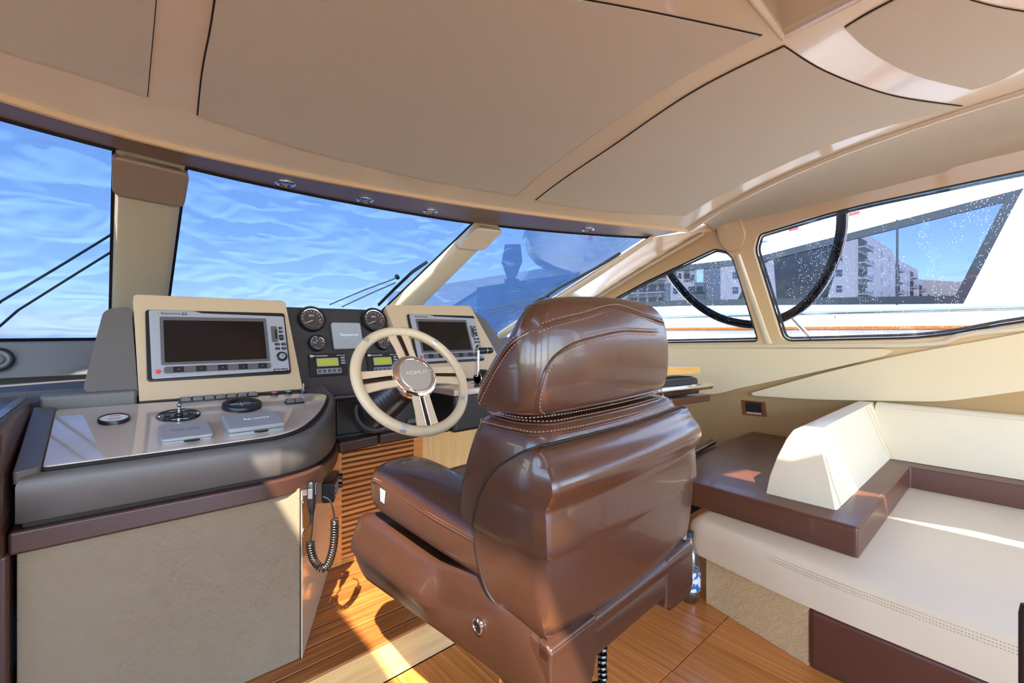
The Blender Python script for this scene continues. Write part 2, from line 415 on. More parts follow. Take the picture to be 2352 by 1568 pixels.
# --- roof ---------------------------------------------------------
FY = [(-2.6, .6), (-1.5, 1.42), (-.9, 1.76), (-.24, 2.09), (.11, 2.19), (.60, 2.205), (1.335, 2.12), (1.82, 2.015), (2.48, 1.815), (3.10, 1.575), (3.5, 1.40)]
def Yf(x):
    for i in range(len(FY) - 1):
        if x <= FY[i + 1][0] or i == len(FY) - 2:
            (xa, ya), (xb, yb) = FY[i], FY[i + 1]; t = (x - xa) / (xb - xa)
            y_ = FY[i - 1][1] if i > 0 else 2 * ya - yb; xm = FY[i - 1][0] if i > 0 else 2 * xa - xb
            yn = FY[i + 2][1] if i < len(FY) - 2 else 2 * yb - ya; xn = FY[i + 2][0] if i < len(FY) - 2 else 2 * xb - xa
            m0 = (yb - y_) / (xb - xm) * (xb - xa); m1 = (yn - ya) / (xn - xa) * (xb - xa)
            return (2 * t ** 3 - 3 * t * t + 1) * ya + (t ** 3 - 2 * t * t + t) * m0 + (-2 * t ** 3 + 3 * t * t) * yb + (t ** 3 - t * t) * m1
def RZf(x, y):
    d = max(0.0, Yf(x) - y)
    return 1.98 + .42 * (1 - math.exp(-d / .8))
def onroof(px, py, off=0.0):
    r = ray(px, py); t = .3
    while t < 6:
        p = CAM + r * t
        if p.z >= RZf(p.x, p.y) - off: break
        t += .004
    p = CAM + r * t
    return Vector((p.x, p.y, RZf(p.x, p.y) - off))
XR = 3.10; SX0, SX1, SY0, SY1 = -.62, 1.85, -2.0, .58
xs = [-2.6 + i * (SX0 + 2.6) / 8 for i in range(8)] + [SX0 + i * (SX1 - SX0) / 14 for i in range(14)] + [SX1 + i * (XR - SX1) / 10 for i in range(11)]
def yrow(x):
    f = Yf(x); a = [f + (SY1 - f) * (i / 16) ** 1.15 for i in range(16)]
    return a + [SY1 + i * (SY0 - SY1) / 10 for i in range(10)] + [SY0 + i * (-2.6 - SY0) / 6 for i in range(7)]
V, F = [], []
for x in xs: V += [Vector((x, y, RZf(x, y))) for y in yrow(x)]
nr = 33
for i in range(len(xs) - 1):
    for j in range(nr - 1):
        if 8 <= i < 22 and 16 <= j < 26: continue
        F.append((i * nr + j, (i + 1) * nr + j, (i + 1) * nr + j + 1, i * nr + j + 1))
ceil = struct('ceiling', shell((V, F), (0, 0, .03)), M_['gelcoat'], 'glossy cream moulded cabin ceiling with beige fabric panels', 'ceiling')
# front lip of the roof and starboard bead
lipA = [Vector((x, Yf(x) + .006, 1.972)) for x in [-2.4 + i * 5.5 / 40 for i in range(41)]]
obj('front_lip', tube(lipA, .014, 8), M_['tan'], ceil)
edge = [Vector((XR, y, RZf(XR, y) - .004)) for y in [Yf(XR) - i * (Yf(XR) + 2.4) / 30 for i in range(31)]]
obj('side_bead', tube(edge, .020, 10), M_['gelcoat'], ceil)
obj('side_gap', tube([p + Vector((.020, 0, -.004)) for p in edge], .006, 6), M_['gap'], ceil)
def coons(c0, c1, d0, d1, nu=18, nv=18):
    """surface between two rails c0, c1 and two ends d0, d1 given as plan curves"""
    def ev(c_, t):
        s = t * (len(c_) - 1); i = min(int(s), len(c_) - 2); return c_[i].lerp(c_[i + 1], s - i)
    def fn(u, v):
        a, b = ev(c0, u), ev(c1, u); c_, d = ev(d0, v), ev(d1, v)
        return a * (1 - v) + b * v + c_ * (1 - u) + d * u - (c0[0] * (1 - u) * (1 - v) + c0[-1] * u * (1 - v) + c1[0] * (1 - u) * v + c1[-1] * u * v)
    return fn
def roofpanel(c0, c1, d0, d1, label):
    cs = [catmull([Vector((p.x, p.y)) for p in c_], 5) for c_ in (c0, c1, d0, d1)]
    fn = coons(*cs)
    def surf(off, g):
        def f2(u, v):
            u, v = -g + u * (1 + 2 * g), -g + v * (1 + 2 * g); p = fn(u, v)
            return Vector((p.x, p.y, RZf(p.x, p.y) - off))
        return grid(f2, 22, 22)
    o = obj('fabric_panel', shell(surf(.009, 0), (0, 0, .006)), M_['headliner'], ceil, bevel=.002, seg=1); o['label'] = label
    obj('panel_gap', shell(surf(.0022, .006), (0, 0, .001)), M_['gap'], ceil)
rp = lambda *ps: [onroof(*p) for p in ps]
# main panel above the wheel, aft corner at the sunroof rim
roofpanel(rp((455, 262), (640, 322), (820, 371), (1010, 415), (1186, 446)), rp((500, -40), (800, -55), (1100, -40), (1420, 10), (1745, 78)),
          rp((455, 262), (466, 160), (485, 60), (500, -40)), rp((1186, 446), (1330, 330), (1500, 214), (1620, 144), (1745, 78)), 'large beige fabric ceiling panel above the wheel')
roofpanel(rp((1232, 457), (1330, 473), (1450, 486), (1575, 492)), rp((1800, 104), (1900, 165), (2050, 218), (2208, 242)),
          rp((1232, 457), (1400, 338), (1600, 204), (1800, 104)), rp((1575, 492), (1740, 402), (1960, 310), (2208, 242)), 'curved beige fabric ceiling panel over the starboard window')
roofpanel(rp((1940, 60), (2000, 115), (2100, 168), (2232, 202)), rp((2120, -40), (2240, 0), (2330, 20), (2480, 40)),
          rp((1940, 60), (1990, 30), (2060, -8), (2120, -40)), rp((2232, 202), (2300, 180), (2400, 120), (2480, 40)), 'beige fabric ceiling panel at the top right')
roofpanel(rp((-330, -60), (-170, 30), (0, 107), (180, 165), (338, 218)), rp((-260, -330), (-120, -300), (50, -260), (200, -220), (372, -180)),
          rp((-330, -60), (-310, -150), (-290, -240), (-260, -330)), rp((338, 218), (352, 60), (362, -60), (372, -180)), 'beige fabric ceiling panel at the top left')
# sunroof recess: flared walls, unseen lid and frames added, cut to shape sun patches
SZ = RZf(1.2, .2)
rim = [(SX0, SY1), (SX1, SY1), (SX1, SY0), (SX0, SY0)]; top = [(SX0 - .12, SY1 + .06), (SX1 + .10, SY1 + .06), (SX1 + .10, SY0 - .06), (SX0 - .12, SY0 - .06)]
wl = []
for i in range(4):
    a, b = rim[i], rim[(i + 1) % 4]; c_, d = top[(i + 1) % 4], top[i]
    n = 10
    low = [Vector((a[0] + (b[0] - a[0]) * q / n, a[1] + (b[1] - a[1]) * q / n, 0)) for q in range(n + 1)]
    low = [Vector((p.x, p.y, RZf(p.x, p.y))) for p in low]
    hi = [Vector((d[0] + (c_[0] - d[0]) * q / n, d[1] + (c_[1] - d[1]) * q / n, 2.64)) for q in range(n + 1)]
    wl.append(loft([low, hi], False, False))
obj('sunroof_recess', merge(*wl), M_['gelcoat'], ceil)
rimp = []
for i in range(4):
    a, b = rim[i], rim[(i + 1) % 4]
    rimp += [Vector((a[0] + (b[0] - a[0]) * q / 10, a[1] + (b[1] - a[1]) * q / 10, 0)) for q in range(10)]
obj('sunroof_rim', tube([Vector((p.x, p.y, RZf(p.x, p.y) - .002)) for p in rimp], .012, 8, closed=True), M_['gelcoat'], ceil)
lid = obj('sun_mask_lid', prism([(-.32, SY1 + .1, 2.64), (1.36, SY1 + .1, 2.64), (1.36, -.8, 2.64), (1.62, -1.3, 2.64), (1.66, SY0 - .1, 2.64), (-.32, SY0 - .1, 2.64)], (0, 0, .03)), M_['headliner'], ceil)  # added out of view; its edges are cut to aim the sun patches
obj('sun_mask_frame', prism([(2.05, SY1 + .1, 2.64), (1.36, SY1 + .1, 2.64), (1.36, -.55, 2.64), (1.56, -.60, 2.64), (1.62, -1.10, 2.64), (1.64, -1.30, 2.64), (1.86, SY0 - .1, 2.64), (2.05, SY0 - .1, 2.64)], (0, 0, .03)), M_['gelcoat'], ceil)
obj('sun_mask_port', box(-.9, -.56, SY0 - .1, SY1 + .1, 2.64, 2.67), M_['gelcoat'], ceil)
# --- header soffit under the roof lip with the windscreen top --------
WT = [(-2.2, .95), (-1.3, 1.72), (-.75, 2.02), (-.256, 2.225), (.10, 2.325), (.50, 2.39), (.98, 2.41), (1.45, 2.385), (1.84, 2.32), (2.3, 2.17), (2.7, 2.0), (3.02, 1.83)]
wt = catmull([Vector((x, y, 1.95)) for x, y in WT], 5)
def along(c_, t):
    s = t * (len(c_) - 1); i = min(int(s), len(c_) - 2); return c_[i].lerp(c_[i + 1], s - i)
N = 55
lo = [along(wt, i / N) for i in range(N + 1)]
hi = [Vector((p.x + .03, Yf(p.x + .03) + .004, 1.962)) for p in lo]
struct('trim_1', shell(loft([lo, hi], False, False), (0, 0, .02)), M_['taupe'], 'taupe header strip above the windscreen holding small spotlights', 'trim')
# --- windscreen ----------------------------------------------------
WB = [(-2.4, 1.9), (-1.5, 2.55), (-.75, 2.92), (-.3, 3.06), (.12, 3.16), (.8, 3.26), (1.48, 3.22), (1.95, 3.06), (2.38, 2.84)]
wb = catmull([Vector((x, y, 1.215)) for x, y in WB], 5)
def nearest(c_, x):
    return min(range(len(c_)), key=lambda i: abs(c_[i].x - x)) / (len(c_) - 1)
tT = [nearest(wt, .05), nearest(wt, .26), nearest(wt, 1.76), nearest(wt, 1.92)]
tB = [nearest(wb, .03), nearest(wb, .21), nearest(wb, 1.40), nearest(wb, 1.56)]
def wsurf(ta, tb, ba, bb, off=0.0, wob=0.0):
    def fn(u, v):
        a = along(wt, ta + (tb - ta) * u); b = along(wb, ba + (bb - ba) * u); p = b.lerp(a, v)
        nrm = Vector((0, .75, .66))
        q = off + wob * (math.sin(9 * p.x + 3 * v) * .4 + math.sin(23 * p.x - 11 * v) * .25 + math.sin(17 * v + 5 * p.x) * .35)
        return p + nrm * q
    return fn
segs = [(0.0, tT[0], 0.0, tB[0]), (tT[1], tT[2], tB[1], tB[2]), (tT[3], 1.0, tB[3], 1.0)]
for i, s_ in enumerate(segs):
    lab = ['port windscreen pane left of the fabric pillar', 'large centre windscreen pane between the two pillars', 'starboard windscreen pane right of the slanted pillar'][i]
    wv = tag(thing('window_%d' % (i + 1), lab, 'window'), kind='structure')
    obj('pane', grid(wsurf(*s_), 16, 8), M_['wsglass'], wv)
    # black printed edge
    e0 = [wsurf(*s_, off=-.003)(u / 24, 0) for u in range(25)]; e1 = [wsurf(*s_, off=-.003)(1, v / 12) for v in range(13)]
    e2 = [wsurf(*s_, off=-.003)(1 - u / 24, 1) for u in range(25)]; e3 = [wsurf(*s_, off=-.003)(0, 1 - v / 12) for v in range(13)]
    obj('edge_seal', merge(*[tube(e, .011, 6, flat=.35, up=(0, .75, .66)) for e in (e0, e1, e2, e3)]), M_['frit'], wv)
def pillar(name, ta, tb, ba, bb, label, m):
    a0, a1 = along(wt, ta), along(wt, tb); b0, b1 = along(wb, ba), along(wb, bb); inn = Vector((0, -.75, -.66)) * .055
    rings = []
    for t in [i / 10 for i in range(11)]:
        p, q = b0.lerp(a0, t), b1.lerp(a1, t); e = (q - p) * .16
        rings.append([p, p + e * .35 + inn * .8, p + e + inn, q - e + inn, q - e * .35 + inn * .8, q])
    return struct(name, loft(rings), m, label, 'pillar', angle=50)
p1 = pillar('trim_2', tT[0], tT[1], tB[0], tB[1], 'beige fabric windscreen pillar behind the port chart display', M_['pillar'])
p2 = pillar('trim_3', tT[2], tT[3], tB[2], tB[3], 'slanted cream windscreen pillar above the wheel', M_['gelcoat'])
for par, ta, tb, ba, bb in ((p1, tT[0], tT[1], tB[0], tB[1]), (p2, tT[2], tT[3], tB[2], tB[3])):
    a0, a1 = along(wt, ta), along(wt, tb); b0, b1 = along(wb, ba), along(wb, bb); inn = Vector((0, -.75, -.66))
    q = [b0.lerp(a0, .84), b1.lerp(a1, .84), a1 + (a1 - a0) * .05, a0 - (a1 - a0) * .05]
    q = [q[0] - (q[1] - q[0]) * .03, q[1] + (q[1] - q[0]) * .03, q[2], q[3]]
    obj('cap', prism(rounded([p + inn * .02 for p in q], .03, 4), inn * .05), M_['taupe' if par is p1 else 'gelcoat'], par, bevel=.012, seg=3)
# --- starboard side: leaning window wall ----------------------------
W = Frame((3.68, 0, 1.15), (0, -1, 0), (-.19, 0, 1))
wpx = lambda *ps: [W.at(*p) for p in ps]
w3 = lambda poly, off=0.0: [W.w(x, y, off) for x, y in poly]
aft = 2.2
topl = wpx((1330, 716), (1480, 622), (1640, 530), (1720, 506), (1945, 452), (2150, 400), (2352, 345)); sl = (topl[-1][1] - topl[-3][1]) / (topl[-1][0] - topl[-3][0])
ytop = topl[-1][1] + sl * .35 * (aft - topl[-1][0])
topw = [(x, y + (0 if i < 2 else .05)) for i, (x, y) in enumerate(topl)]
outer = [(wpx((1300, 740))[0][0], -.12)] + topw + [(aft, ytop + .05), (aft, -.12)]
h1 = wpx((1352, 716), (1480, 646), (1640, 570), (1668, 576), (1684, 592), (1744, 786), (1400, 791), (1350, 786))
h1 = [(p.x, p.y) for p in rounded(h1, [.02, .01, .03, .02, .03, .05, .05, .04])]
b2 = wpx((1740, 538), (1940, 477), (2352, 389)); l2 = wpx((2352, 739), (2150, 779), (1797, 786), (1730, 574))
h2 = b2 + [(aft - .15, b2[-1][1] + (b2[-1][1] - b2[-2][1]) / (b2[-1][0] - b2[-2][0]) * .35 * (aft - .15 - b2[-1][0])), (aft - .15, l2[0][1] + .18)] + l2
h2 = [(p.x, p.y) for p in rounded(h2, [.03, .2, .2, .1, .1, .2, .3, .06, .04])]
side = struct('wall_right', plate(w3(outer), [w3(h1), w3(h2)], -W.ez * .05), M_['tan'], 'cream moulded starboard window surround with slanted pillar', 'wall', bevel=.012, seg=3)
for n_, (h, lab) in enumerate(((h1, 'small triangular starboard window behind the headrest'), (h2, 'long starboard side window above the sofa'))):
    wv = tag(thing('window_%d' % (n_ + 4), lab, 'window'), kind='structure')
    obj('pane', prism(w3(inset(h, -.015), -.040), -W.ez * .005), M_['glass'], wv)
    obj('edge_seal', plate(w3(h, -.032), [w3(inset(h, .012), -.032)], -W.ez * .006), M_['frit'], wv)
    obj('dotted_band', plate(w3(inset(h, .012), -.047), [w3(inset(h, .030), -.047)], -W.ez * .002), M_['greyprint'], wv)
# moulded ridge along the lower window pillar and its round cap
pc = W.at(1690, 548)
cap = [W.at(*p) for p in ((1646, 516), (1704, 502), (1716, 540), (1706, 570), (1680, 580), (1656, 560))]
obj('pillar_cap', prism(w3([(p.x, p.y) for p in rounded(cap, [.01, .01, .05, .05, .05, .05], 5)], -.005), W.ez * .03), M_['tan'], side, bevel=.01, seg=3)
ridge = [W.w(*W.at(*p), .0) for p in ((1694, 585), (1712, 640), (1735, 705), (1758, 770), (1766, 790))]
obj('pillar_ridge', tube(catmull(ridge, 5), .024, 10, flat=.45, up=tuple(W.ez)), M_['gelcoat'], side)
sill = [W.w(*W.at(*p), .0) for p in ((1380, 798), (1560, 797), (1800, 795), (1960, 794), (2150, 789), (2352, 754))] + [W.w(aft - .2, l2[0][1] + .15, 0)]
obj('sill_bead', tube(catmull(sill, 5), .018, 10), M_['gelcoat'], side)
# arched black sash of the hinged window outside the glass
arcp = catmull([W.w(*W.at(*p, -.075), -.075) for p in ((1533, 618), (1556, 652), (1597, 695), (1648, 727), (1700, 742), (1750, 744), (1802, 728), (1850, 698), (1888, 652), (1917, 594), (1932, 535), (1935, 474))], 6)
tag(obj('window_sash', tube(arcp, .034, 10, flat=.42, up=tuple(W.ez)), M_['blackgloss']), 'curved glossy black window sash arching across both starboard windows', 'window sash')
obj('sash_trim', tube([p + W.ez * .013 + (p - W.w(*W.at(1735, 560), -.075)).normalized() * .028 for p in arcp], .004, 6), M_['chrome'], bpy.data.objects['window_sash'])
# A-pillar between windscreen corner and window wall
A0, A1 = along(wt, 1.0), along(wb, 1.0)
pa = [A0.lerp(A1, t / 12) for t in range(13)]
Bq = [W.w(x, y, 0) for x, y in wpx((1640, 530), (1480, 622), (1330, 716))]; Bq.append(Bq[-1] + (Bq[-1] - Bq[-2]) * .6)
pb = [along(Bq, t / 12) for t in range(13)]
ap = struct('trim_4', shell(loft([pa, pb], False, False), (.03, .03, .03)), M_['tan'], 'tan moulded corner between the windscreen and the starboard window', 'trim')
obj('edge_strip', tube([p + Vector((-.01, -.02, -.01)) for p in pa], .035, 8, flat=.5, up=(0, .75, .66)), M_['gelcoat'], ap)
obj('inner_bead', tube([a.lerp(b, .82) + Vector((-.004, -.004, -.01)) for a, b in zip(pa, pb)], .014, 8), M_['gelcoat'], ap)
obj('corner_fill', shell(loft([[A0, Vector((XR + .05, Yf(XR), 1.97))], [Bq[0] + Vector((0, .0, .0)), Bq[0] + Vector((0, -.02, .06))]], False, False), (0, .02, .02)), M_['tan'], ap)
# soffit between roof edge and window wall
wtop = [W.w(x, y, 0) for x, y in topl[2:]] + [W.w(aft, ytop, 0)]
sof0 = [along(edge, t / 30) for t in range(31)]
sof1 = [along(catmull(wtop, 6), t / 30) for t in range(31)]
def sofp(i, t): 
    p = sof0[i].lerp(sof1[i], t); return p + Vector((.0, 0, .05 * math.sin(math.pi * t)))
struct('trim_5', shell(loft([[sofp(i, t / 8) for i in range(31)] for t in range(9)], False, False), (.02, 0, .02)), M_['headliner'], 'beige fabric soffit curving above the long starboard window', 'soffit')
# lower starboard wall
lw = struct('wall_right.001', box(3.70, 3.76, -2.6, 3.0, 0, 1.10), M_['khaki'], 'khaki fabric lower wall behind the sofa', 'wall')
struct('wall_left', plate([Vector((-2.25, y, z)) for y, z in ((-2.6, 0), (2.4, 0), (2.4, 1.2), (1.0, 2.3), (-2.6, 2.42))],
    [[Vector((-2.25, y, z)) for y, z in h] for h in (((-2.3, 1.15), (-.9, 1.15), (-.9, 2.0), (-2.3, 2.0)), ((-.7, 1.15), (.7, 1.15), (.7, 2.0), (-.7, 2.0)), ((.85, 1.15), (2.0, 1.15), (1.2, 1.85), (.85, 2.0)))], (-.05, 0, 0)),
    M_['gelcoat'], 'cream port wall with three side windows out to the left', 'wall')
struct('wall_back', plate([Vector((x, -2.6, z)) for x, z in ((-2.3, 0), (3.75, 0), (3.75, 2.3), (3.1, 2.42), (-2.3, 2.42))],
    [[Vector((x, -2.6, z)) for x, z in h] for h in (((-1.9, .9), (-.3, .9), (-.3, 2.05), (-1.9, 2.05)), ((.0, .02), (1.7, .02), (1.7, 2.1), (.0, 2.1)), ((2.0, .9), (3.4, .9), (3.4, 2.05), (2.0, 2.05)))], (0, -.06, 0)),
    M_['gelcoat'], 'cream aft bulkhead with open door and windows behind the viewer', 'wall')
struct('wall_front', box(-2.3, 3.76, 3.0, 3.05, 0, 1.0), M_['khaki'], 'plain front bulkhead below the dash', 'wall')

# ================================================================== HELM CONSOLE
O = [(-.170, 1.695), (.38, 1.683), (.46, 1.690), (.53, 1.712), (.59, 1.752), (.64, 1.81), (.69, 1.885), (.735, 1.97), (.775, 2.06), (.79, 2.13)]
def off_out(poly, d):
    q = list(poly) + [(.79, 2.4), (-.170, 2.4)]; r = inset(q, -d); return r[:len(poly)]
A = Frame((0, 1.73, .885), (1, 0, 0), (0, .47, .10))            # sloping control panel
ztop = lambda y: A.o.z + (y - 1.73) * .10 / .47
con = thing('helm_console', 'tall beige and grey helm console with glossy control panel left of the wheel', 'console', (0.3, 1.9, .1))
inv = T((-0.3, -1.9, -.1))
def cpart(name, d, m, **k): return obj(name, xf(d, inv), m, con, **k)
base = [(-.168, 1.700), (.510, 1.690), (.800, 2.235), (.80, 2.40), (-.168, 2.40)]
cpart('fabric_front', prism([(x, y, .101) for x, y in base], (0, 0, .60)), M_['basefab'], bevel=.004)
cpart('side_panel', prism([(.514, 1.688, .101), (.518, 1.688, .101), (.808, 2.235, .101), (.803, 2.235, .101)], (0, 0, .588)), M_['gelcoat'])
def band(poly, d, z0, z1):
    q = off_out(poly, d) + [(.79 + d, 2.40), (-.170, 2.40)]; return prism([(x, y, z0) for x, y in q], (0, 0, z1 - z0))
cpart('brown_bumper', band(O, .012, .688, .748), M_['bandbrown'], bevel=.008, seg=3)
cpart('shadow_gap', band(O, -.012, .745, .762), M_['gap'])
# grey shell: outline stands up to the sloping top, rounded over at the edge
Oc = [tuple(p) for p in catmull([Vector(p) for p in O], 3)]
def ring(d, dz, zflat=None):
    q = off_out(Oc, d) + [(.80 + min(d, 0), 2.34), (-.170, 2.34)]
    return [Vector((x, y, zflat if zflat is not None else min(ztop(y), 1.01) + dz)) for x, y in q]
cpart('grey_shell', loft([ring(-.01, 0, .758), ring(.0, 0, .764), ring(.0, -.022), ring(-.003, -.010), ring(-.009, -.002), ring(-.018, 0), ring(-.026, -.002), ring(-.032, -.010)]), M_['greysoft'], angle=60)
# glossy panel set into the shell
gp = [A.at(*p) for p in ((97, 1076), (300, 1049), (500, 1023), (640, 1002), (690, 985), (728, 955), (745, 930), (752, 908), (700, 905), (550, 915), (330, 929), (128, 944))]
gp = [(p.x, p.y) for p in rounded(gp, [.012, .1, .1, .1, .08, .08, .06, .03, .1, .1, .1, .02], 3)]
pn = cpart('control_panel', prism([A.w(x, y, -.01) for x, y in gp], A.ez * .016), M_['panel'], bevel=.0025, seg=2); pn['label'] = 'glossy pale control panel'
obj('panel_gap', xf(prism([A.w(x, y, -.012) for x, y in inset(gp, -.006)], A.ez * .0145), T((0, 0, 0)) @ inv), M_['gap'], con)
cpart('left_rim', prism(rounded([A.w(*A.at(*p), -.02) for p in ((28, 1100), (93, 1084), (128, 945), (76, 945))], .012), A.ez * .036), M_['greysoft'], bevel=.012, seg=3)
cpart('back_ledge', box(-.168, .09, 2.205, 2.30, .90, 1.035), M_['greysoft'], bevel=.012, seg=3)
# metal plates on the side panel
sd = (Vector((.80, 2.235, 0)) - Vector((.514, 1.688, 0))).normalized(); sn = Vector((sd.y, -sd.x, 0))
S = Frame((.519, 1.690, .101), sd, (0, 0, 1))
if S.ez.dot(sn) < 0: S.ez = -S.ez
for py0, py1, py2, py3, lab in ((1150, 1220, 1205, 1135, 'upper'), (1228, 1280, 1262, 1194, 'lower')):
    q = [S.at(*p) for p in ((691, py0), (693, py1), (711, py2), (711, py3))]
    pt = cpart('metal_plate', prism([S.w(x, y, .002) for x, y in q], S.ez * .003), M_['steel'])
    for x, y in inset(q, .008): obj('screw', xf(lathe([(.003, 0), (.003, .0015), (.0015, .0025)], 8, axisM(S.w(x, y, .005), S.ez)), inv), M_['chrome'], pt)

# --- things on the control panel, each in the panel's own frame
def on_panel(px, py, name, label, cat, F_=None, off=.006, group=None):
    F_ = F_ or A; x, y = F_.at(px, py, off)
    return thing(name, label, cat, T(F_.w(x, y, off)) @ F_.M.to_3x3().to_4x4(), group)
def L(F_, t, px, py, off=.006):
    """pixel to coordinates local to a thing lying on F_"""
    x, y = F_.at(px, py, off); o = F_.M.inverted() @ t.matrix_world.translation; return x - o.x, y - o.y
# seven-rocker strip
sw = on_panel(499, 916, 'switch_strip', 'strip of seven dark rocker switches below the port chart display', 'switches')
q0, q1 = L(A, sw, 414, 928), L(A, sw, 590, 907); ln = q1[0] - q0[0]
obj('strip_base', ext(rrect(q0[0] - .004, -.016, q1[0] + .004, .014, .004), 0, .005), M_['black'], sw, bevel=.0015)
rk = [(-.0, .0), (.0, .026), (.012, .026), (.020, .0)]
for i in range(7):
    xa = q0[0] + ln * i / 7 + .0025; xb = q0[0] + ln * (i + 1) / 7 - .0025
    ro = obj('rocker', prism([(xa, -.013, .004), (xa, -.009, .018), (xa, .004, .013), (xa, .012, .016), (xa, .012, .004)], (xb - xa, 0, 0)), M_['greyblue'], sw, bevel=.002)
    obj('legend', ext(rrect(xa + .006, -.0035, xb - .006, -.0005, .0005), .0155, .0162), M_['white'], ro)
s2 = on_panel(676, 925, 'rocker_pair', 'pair of dark rocker switches at the rounded end of the control panel', 'switches')
obj('pair_base', ext(rrect(-.036, -.017, .036, .017, .004), 0, .006), M_['black'], s2, bevel=.0015)
for i in (0, 1):
    xa = -.032 + i * .033; ro = obj('rocker', prism([(xa, -.013, .005), (xa, -.009, .020), (xa, .004, .014), (xa, .012, .018), (xa, .012, .005)], (.030, 0, 0)), M_['greyblue'], s2, bevel=.002)
    obj('legend', ext(rrect(xa + .006, -.0035, xa + .022, -.0005, .0005), .017, .0176), M_['white'], ro)
# ignition row
for px, py, m, nm, lab in ((630, 907, 'pink', 'stop_button', 'round button with pink cap beside the rocker switches'), (662, 904, 'green', 'start_button', 'round button with green cap left of the key'), (696, 902, 'black', 'ignition_lock', 'round ignition lock with an upright key')):
    b_ = on_panel(px, py, nm, lab, 'button'); obj('collar', lathe([(.016, 0), (.016, .009), (.013, .012), (.011, .012)], 24), M_['black'], b_)
    obj('cap', lathe([(.011, .008), (.011, .013), (.009, .0145)], 20), M_[m if m != 'black' else 'steel'], b_)
    if nm == 'ignition_lock':
        obj('key', merge(box(-.0015, .0015, -.005, .005, .012, .026), lathe([(.010, -.0012), (.010, .0012)], 18, T((0, 0, .036)) @ RY(90))), M_['chrome'], b_, bevel=.0006)
# round dial (trim gauge) lying flat
dl = on_panel(556, 934, 'rudder_gauge', 'large flat black round gauge behind the two grey covers', 'gauge')
rr = abs(L(A, dl, 604, 934)[0])
obj('bezel', lathe([(rr, 0), (rr, .012), (rr * .96, .017), (rr * .78, .019), (rr * .70, .014), (rr * .70, .002)], 40), M_['black'], dl)
obj('dial_face', lathe([(rr * .70, .004), (.0, .005)], 40), M_['blackgloss'], dl)
obj('tick_marks', merge(*[xf(box(-.001, .001, rr * .48, rr * .60, .0055, .0062), RZ(a)) for a in range(-60, 61, 15)]), M_['white'], dl)
for a, m in ((-50, 'red'), (-35, 'red'), (35, 'green'), (50, 'green')): obj('sector', xf(box(-.004, .004, rr * .35, rr * .44, .0055, .006), RZ(a)), M_[m], dl)
obj('needle', box(-.0012, .0012, 0, rr * .42, .0065, .0075), M_['white'], dl)
text('lettering', 'TRIM', .012, T((0, rr * .22, .0056)), M_['white'], dl)
obj('lens', lathe([(rr * .72, .013), (.0, .015)], 32), M_['lens'], dl)
# flat round cap at left
rc = on_panel(262, 966, 'round_gauge_cap', 'flat round black gauge with pale face on the left of the control panel', 'gauge')
rr = abs(L(A, rc, 300, 966)[0])
obj('rim', lathe([(rr, 0), (rr, .010), (rr * .95, .013), (rr * .90, .013), (rr * .90, .008)], 36), M_['black'], rc)
obj('pale_face', lathe([(rr * .90, .009), (.0, .0095)], 36), M_['white'], rc)
obj('red_print', box(-.013, .015, rr * .45, rr * .58, .0096, .0100), M_['red'], rc)
obj('grey_print', merge(box(-.02, .02, -.002, .002, .0096, .0100), box(-.014, .014, -.013, -.010, .0096, .0100)), M_['greyprint'], rc)
# searchlight joystick plate
js = on_panel(411, 954, 'searchlight_control', 'oval black searchlight control plate with small joystick', 'control')
a_ = abs(L(A, js, 463, 950)[0]) * .98; bb = abs(L(A, js, 411, 939)[1]) * .95
obj('oval_plate', ext(ell(0, 0, a_, bb, 40), 0, .003), M_['blackgloss'], js, bevel=.001)
obj('boot', lathe([(.013, .003), (.012, .007), (.008, .010), (.007, .013)], 20), M_['black'], js)
st = obj('stick', lathe([(.0055, .010), (.0055, .034), (.0075, .036), (.0085, .040), (.0075, .044), (.003, .047)], 18), M_['steel'], js)
for sx in (-1, 1):
    obj('toggle', box(sx * a_ * .52 - .007, sx * a_ * .52 + .007, -.008, .010, .003, .018), M_['black'], js, bevel=.002)
    obj('screw', lathe([(.0045, .003), (.004, .0045), (.0, .0048)], 12, T((sx * a_ * .86, 0, 0))), M_['chrome'], js)
text('lettering', 'SEARCHLIGHT', .010, T((0, bb * .66, .0032)), M_['white'], js)
text('lettering', 'CONTROL', .010, T((0, -bb * .68, .0032)), M_['white'], js)
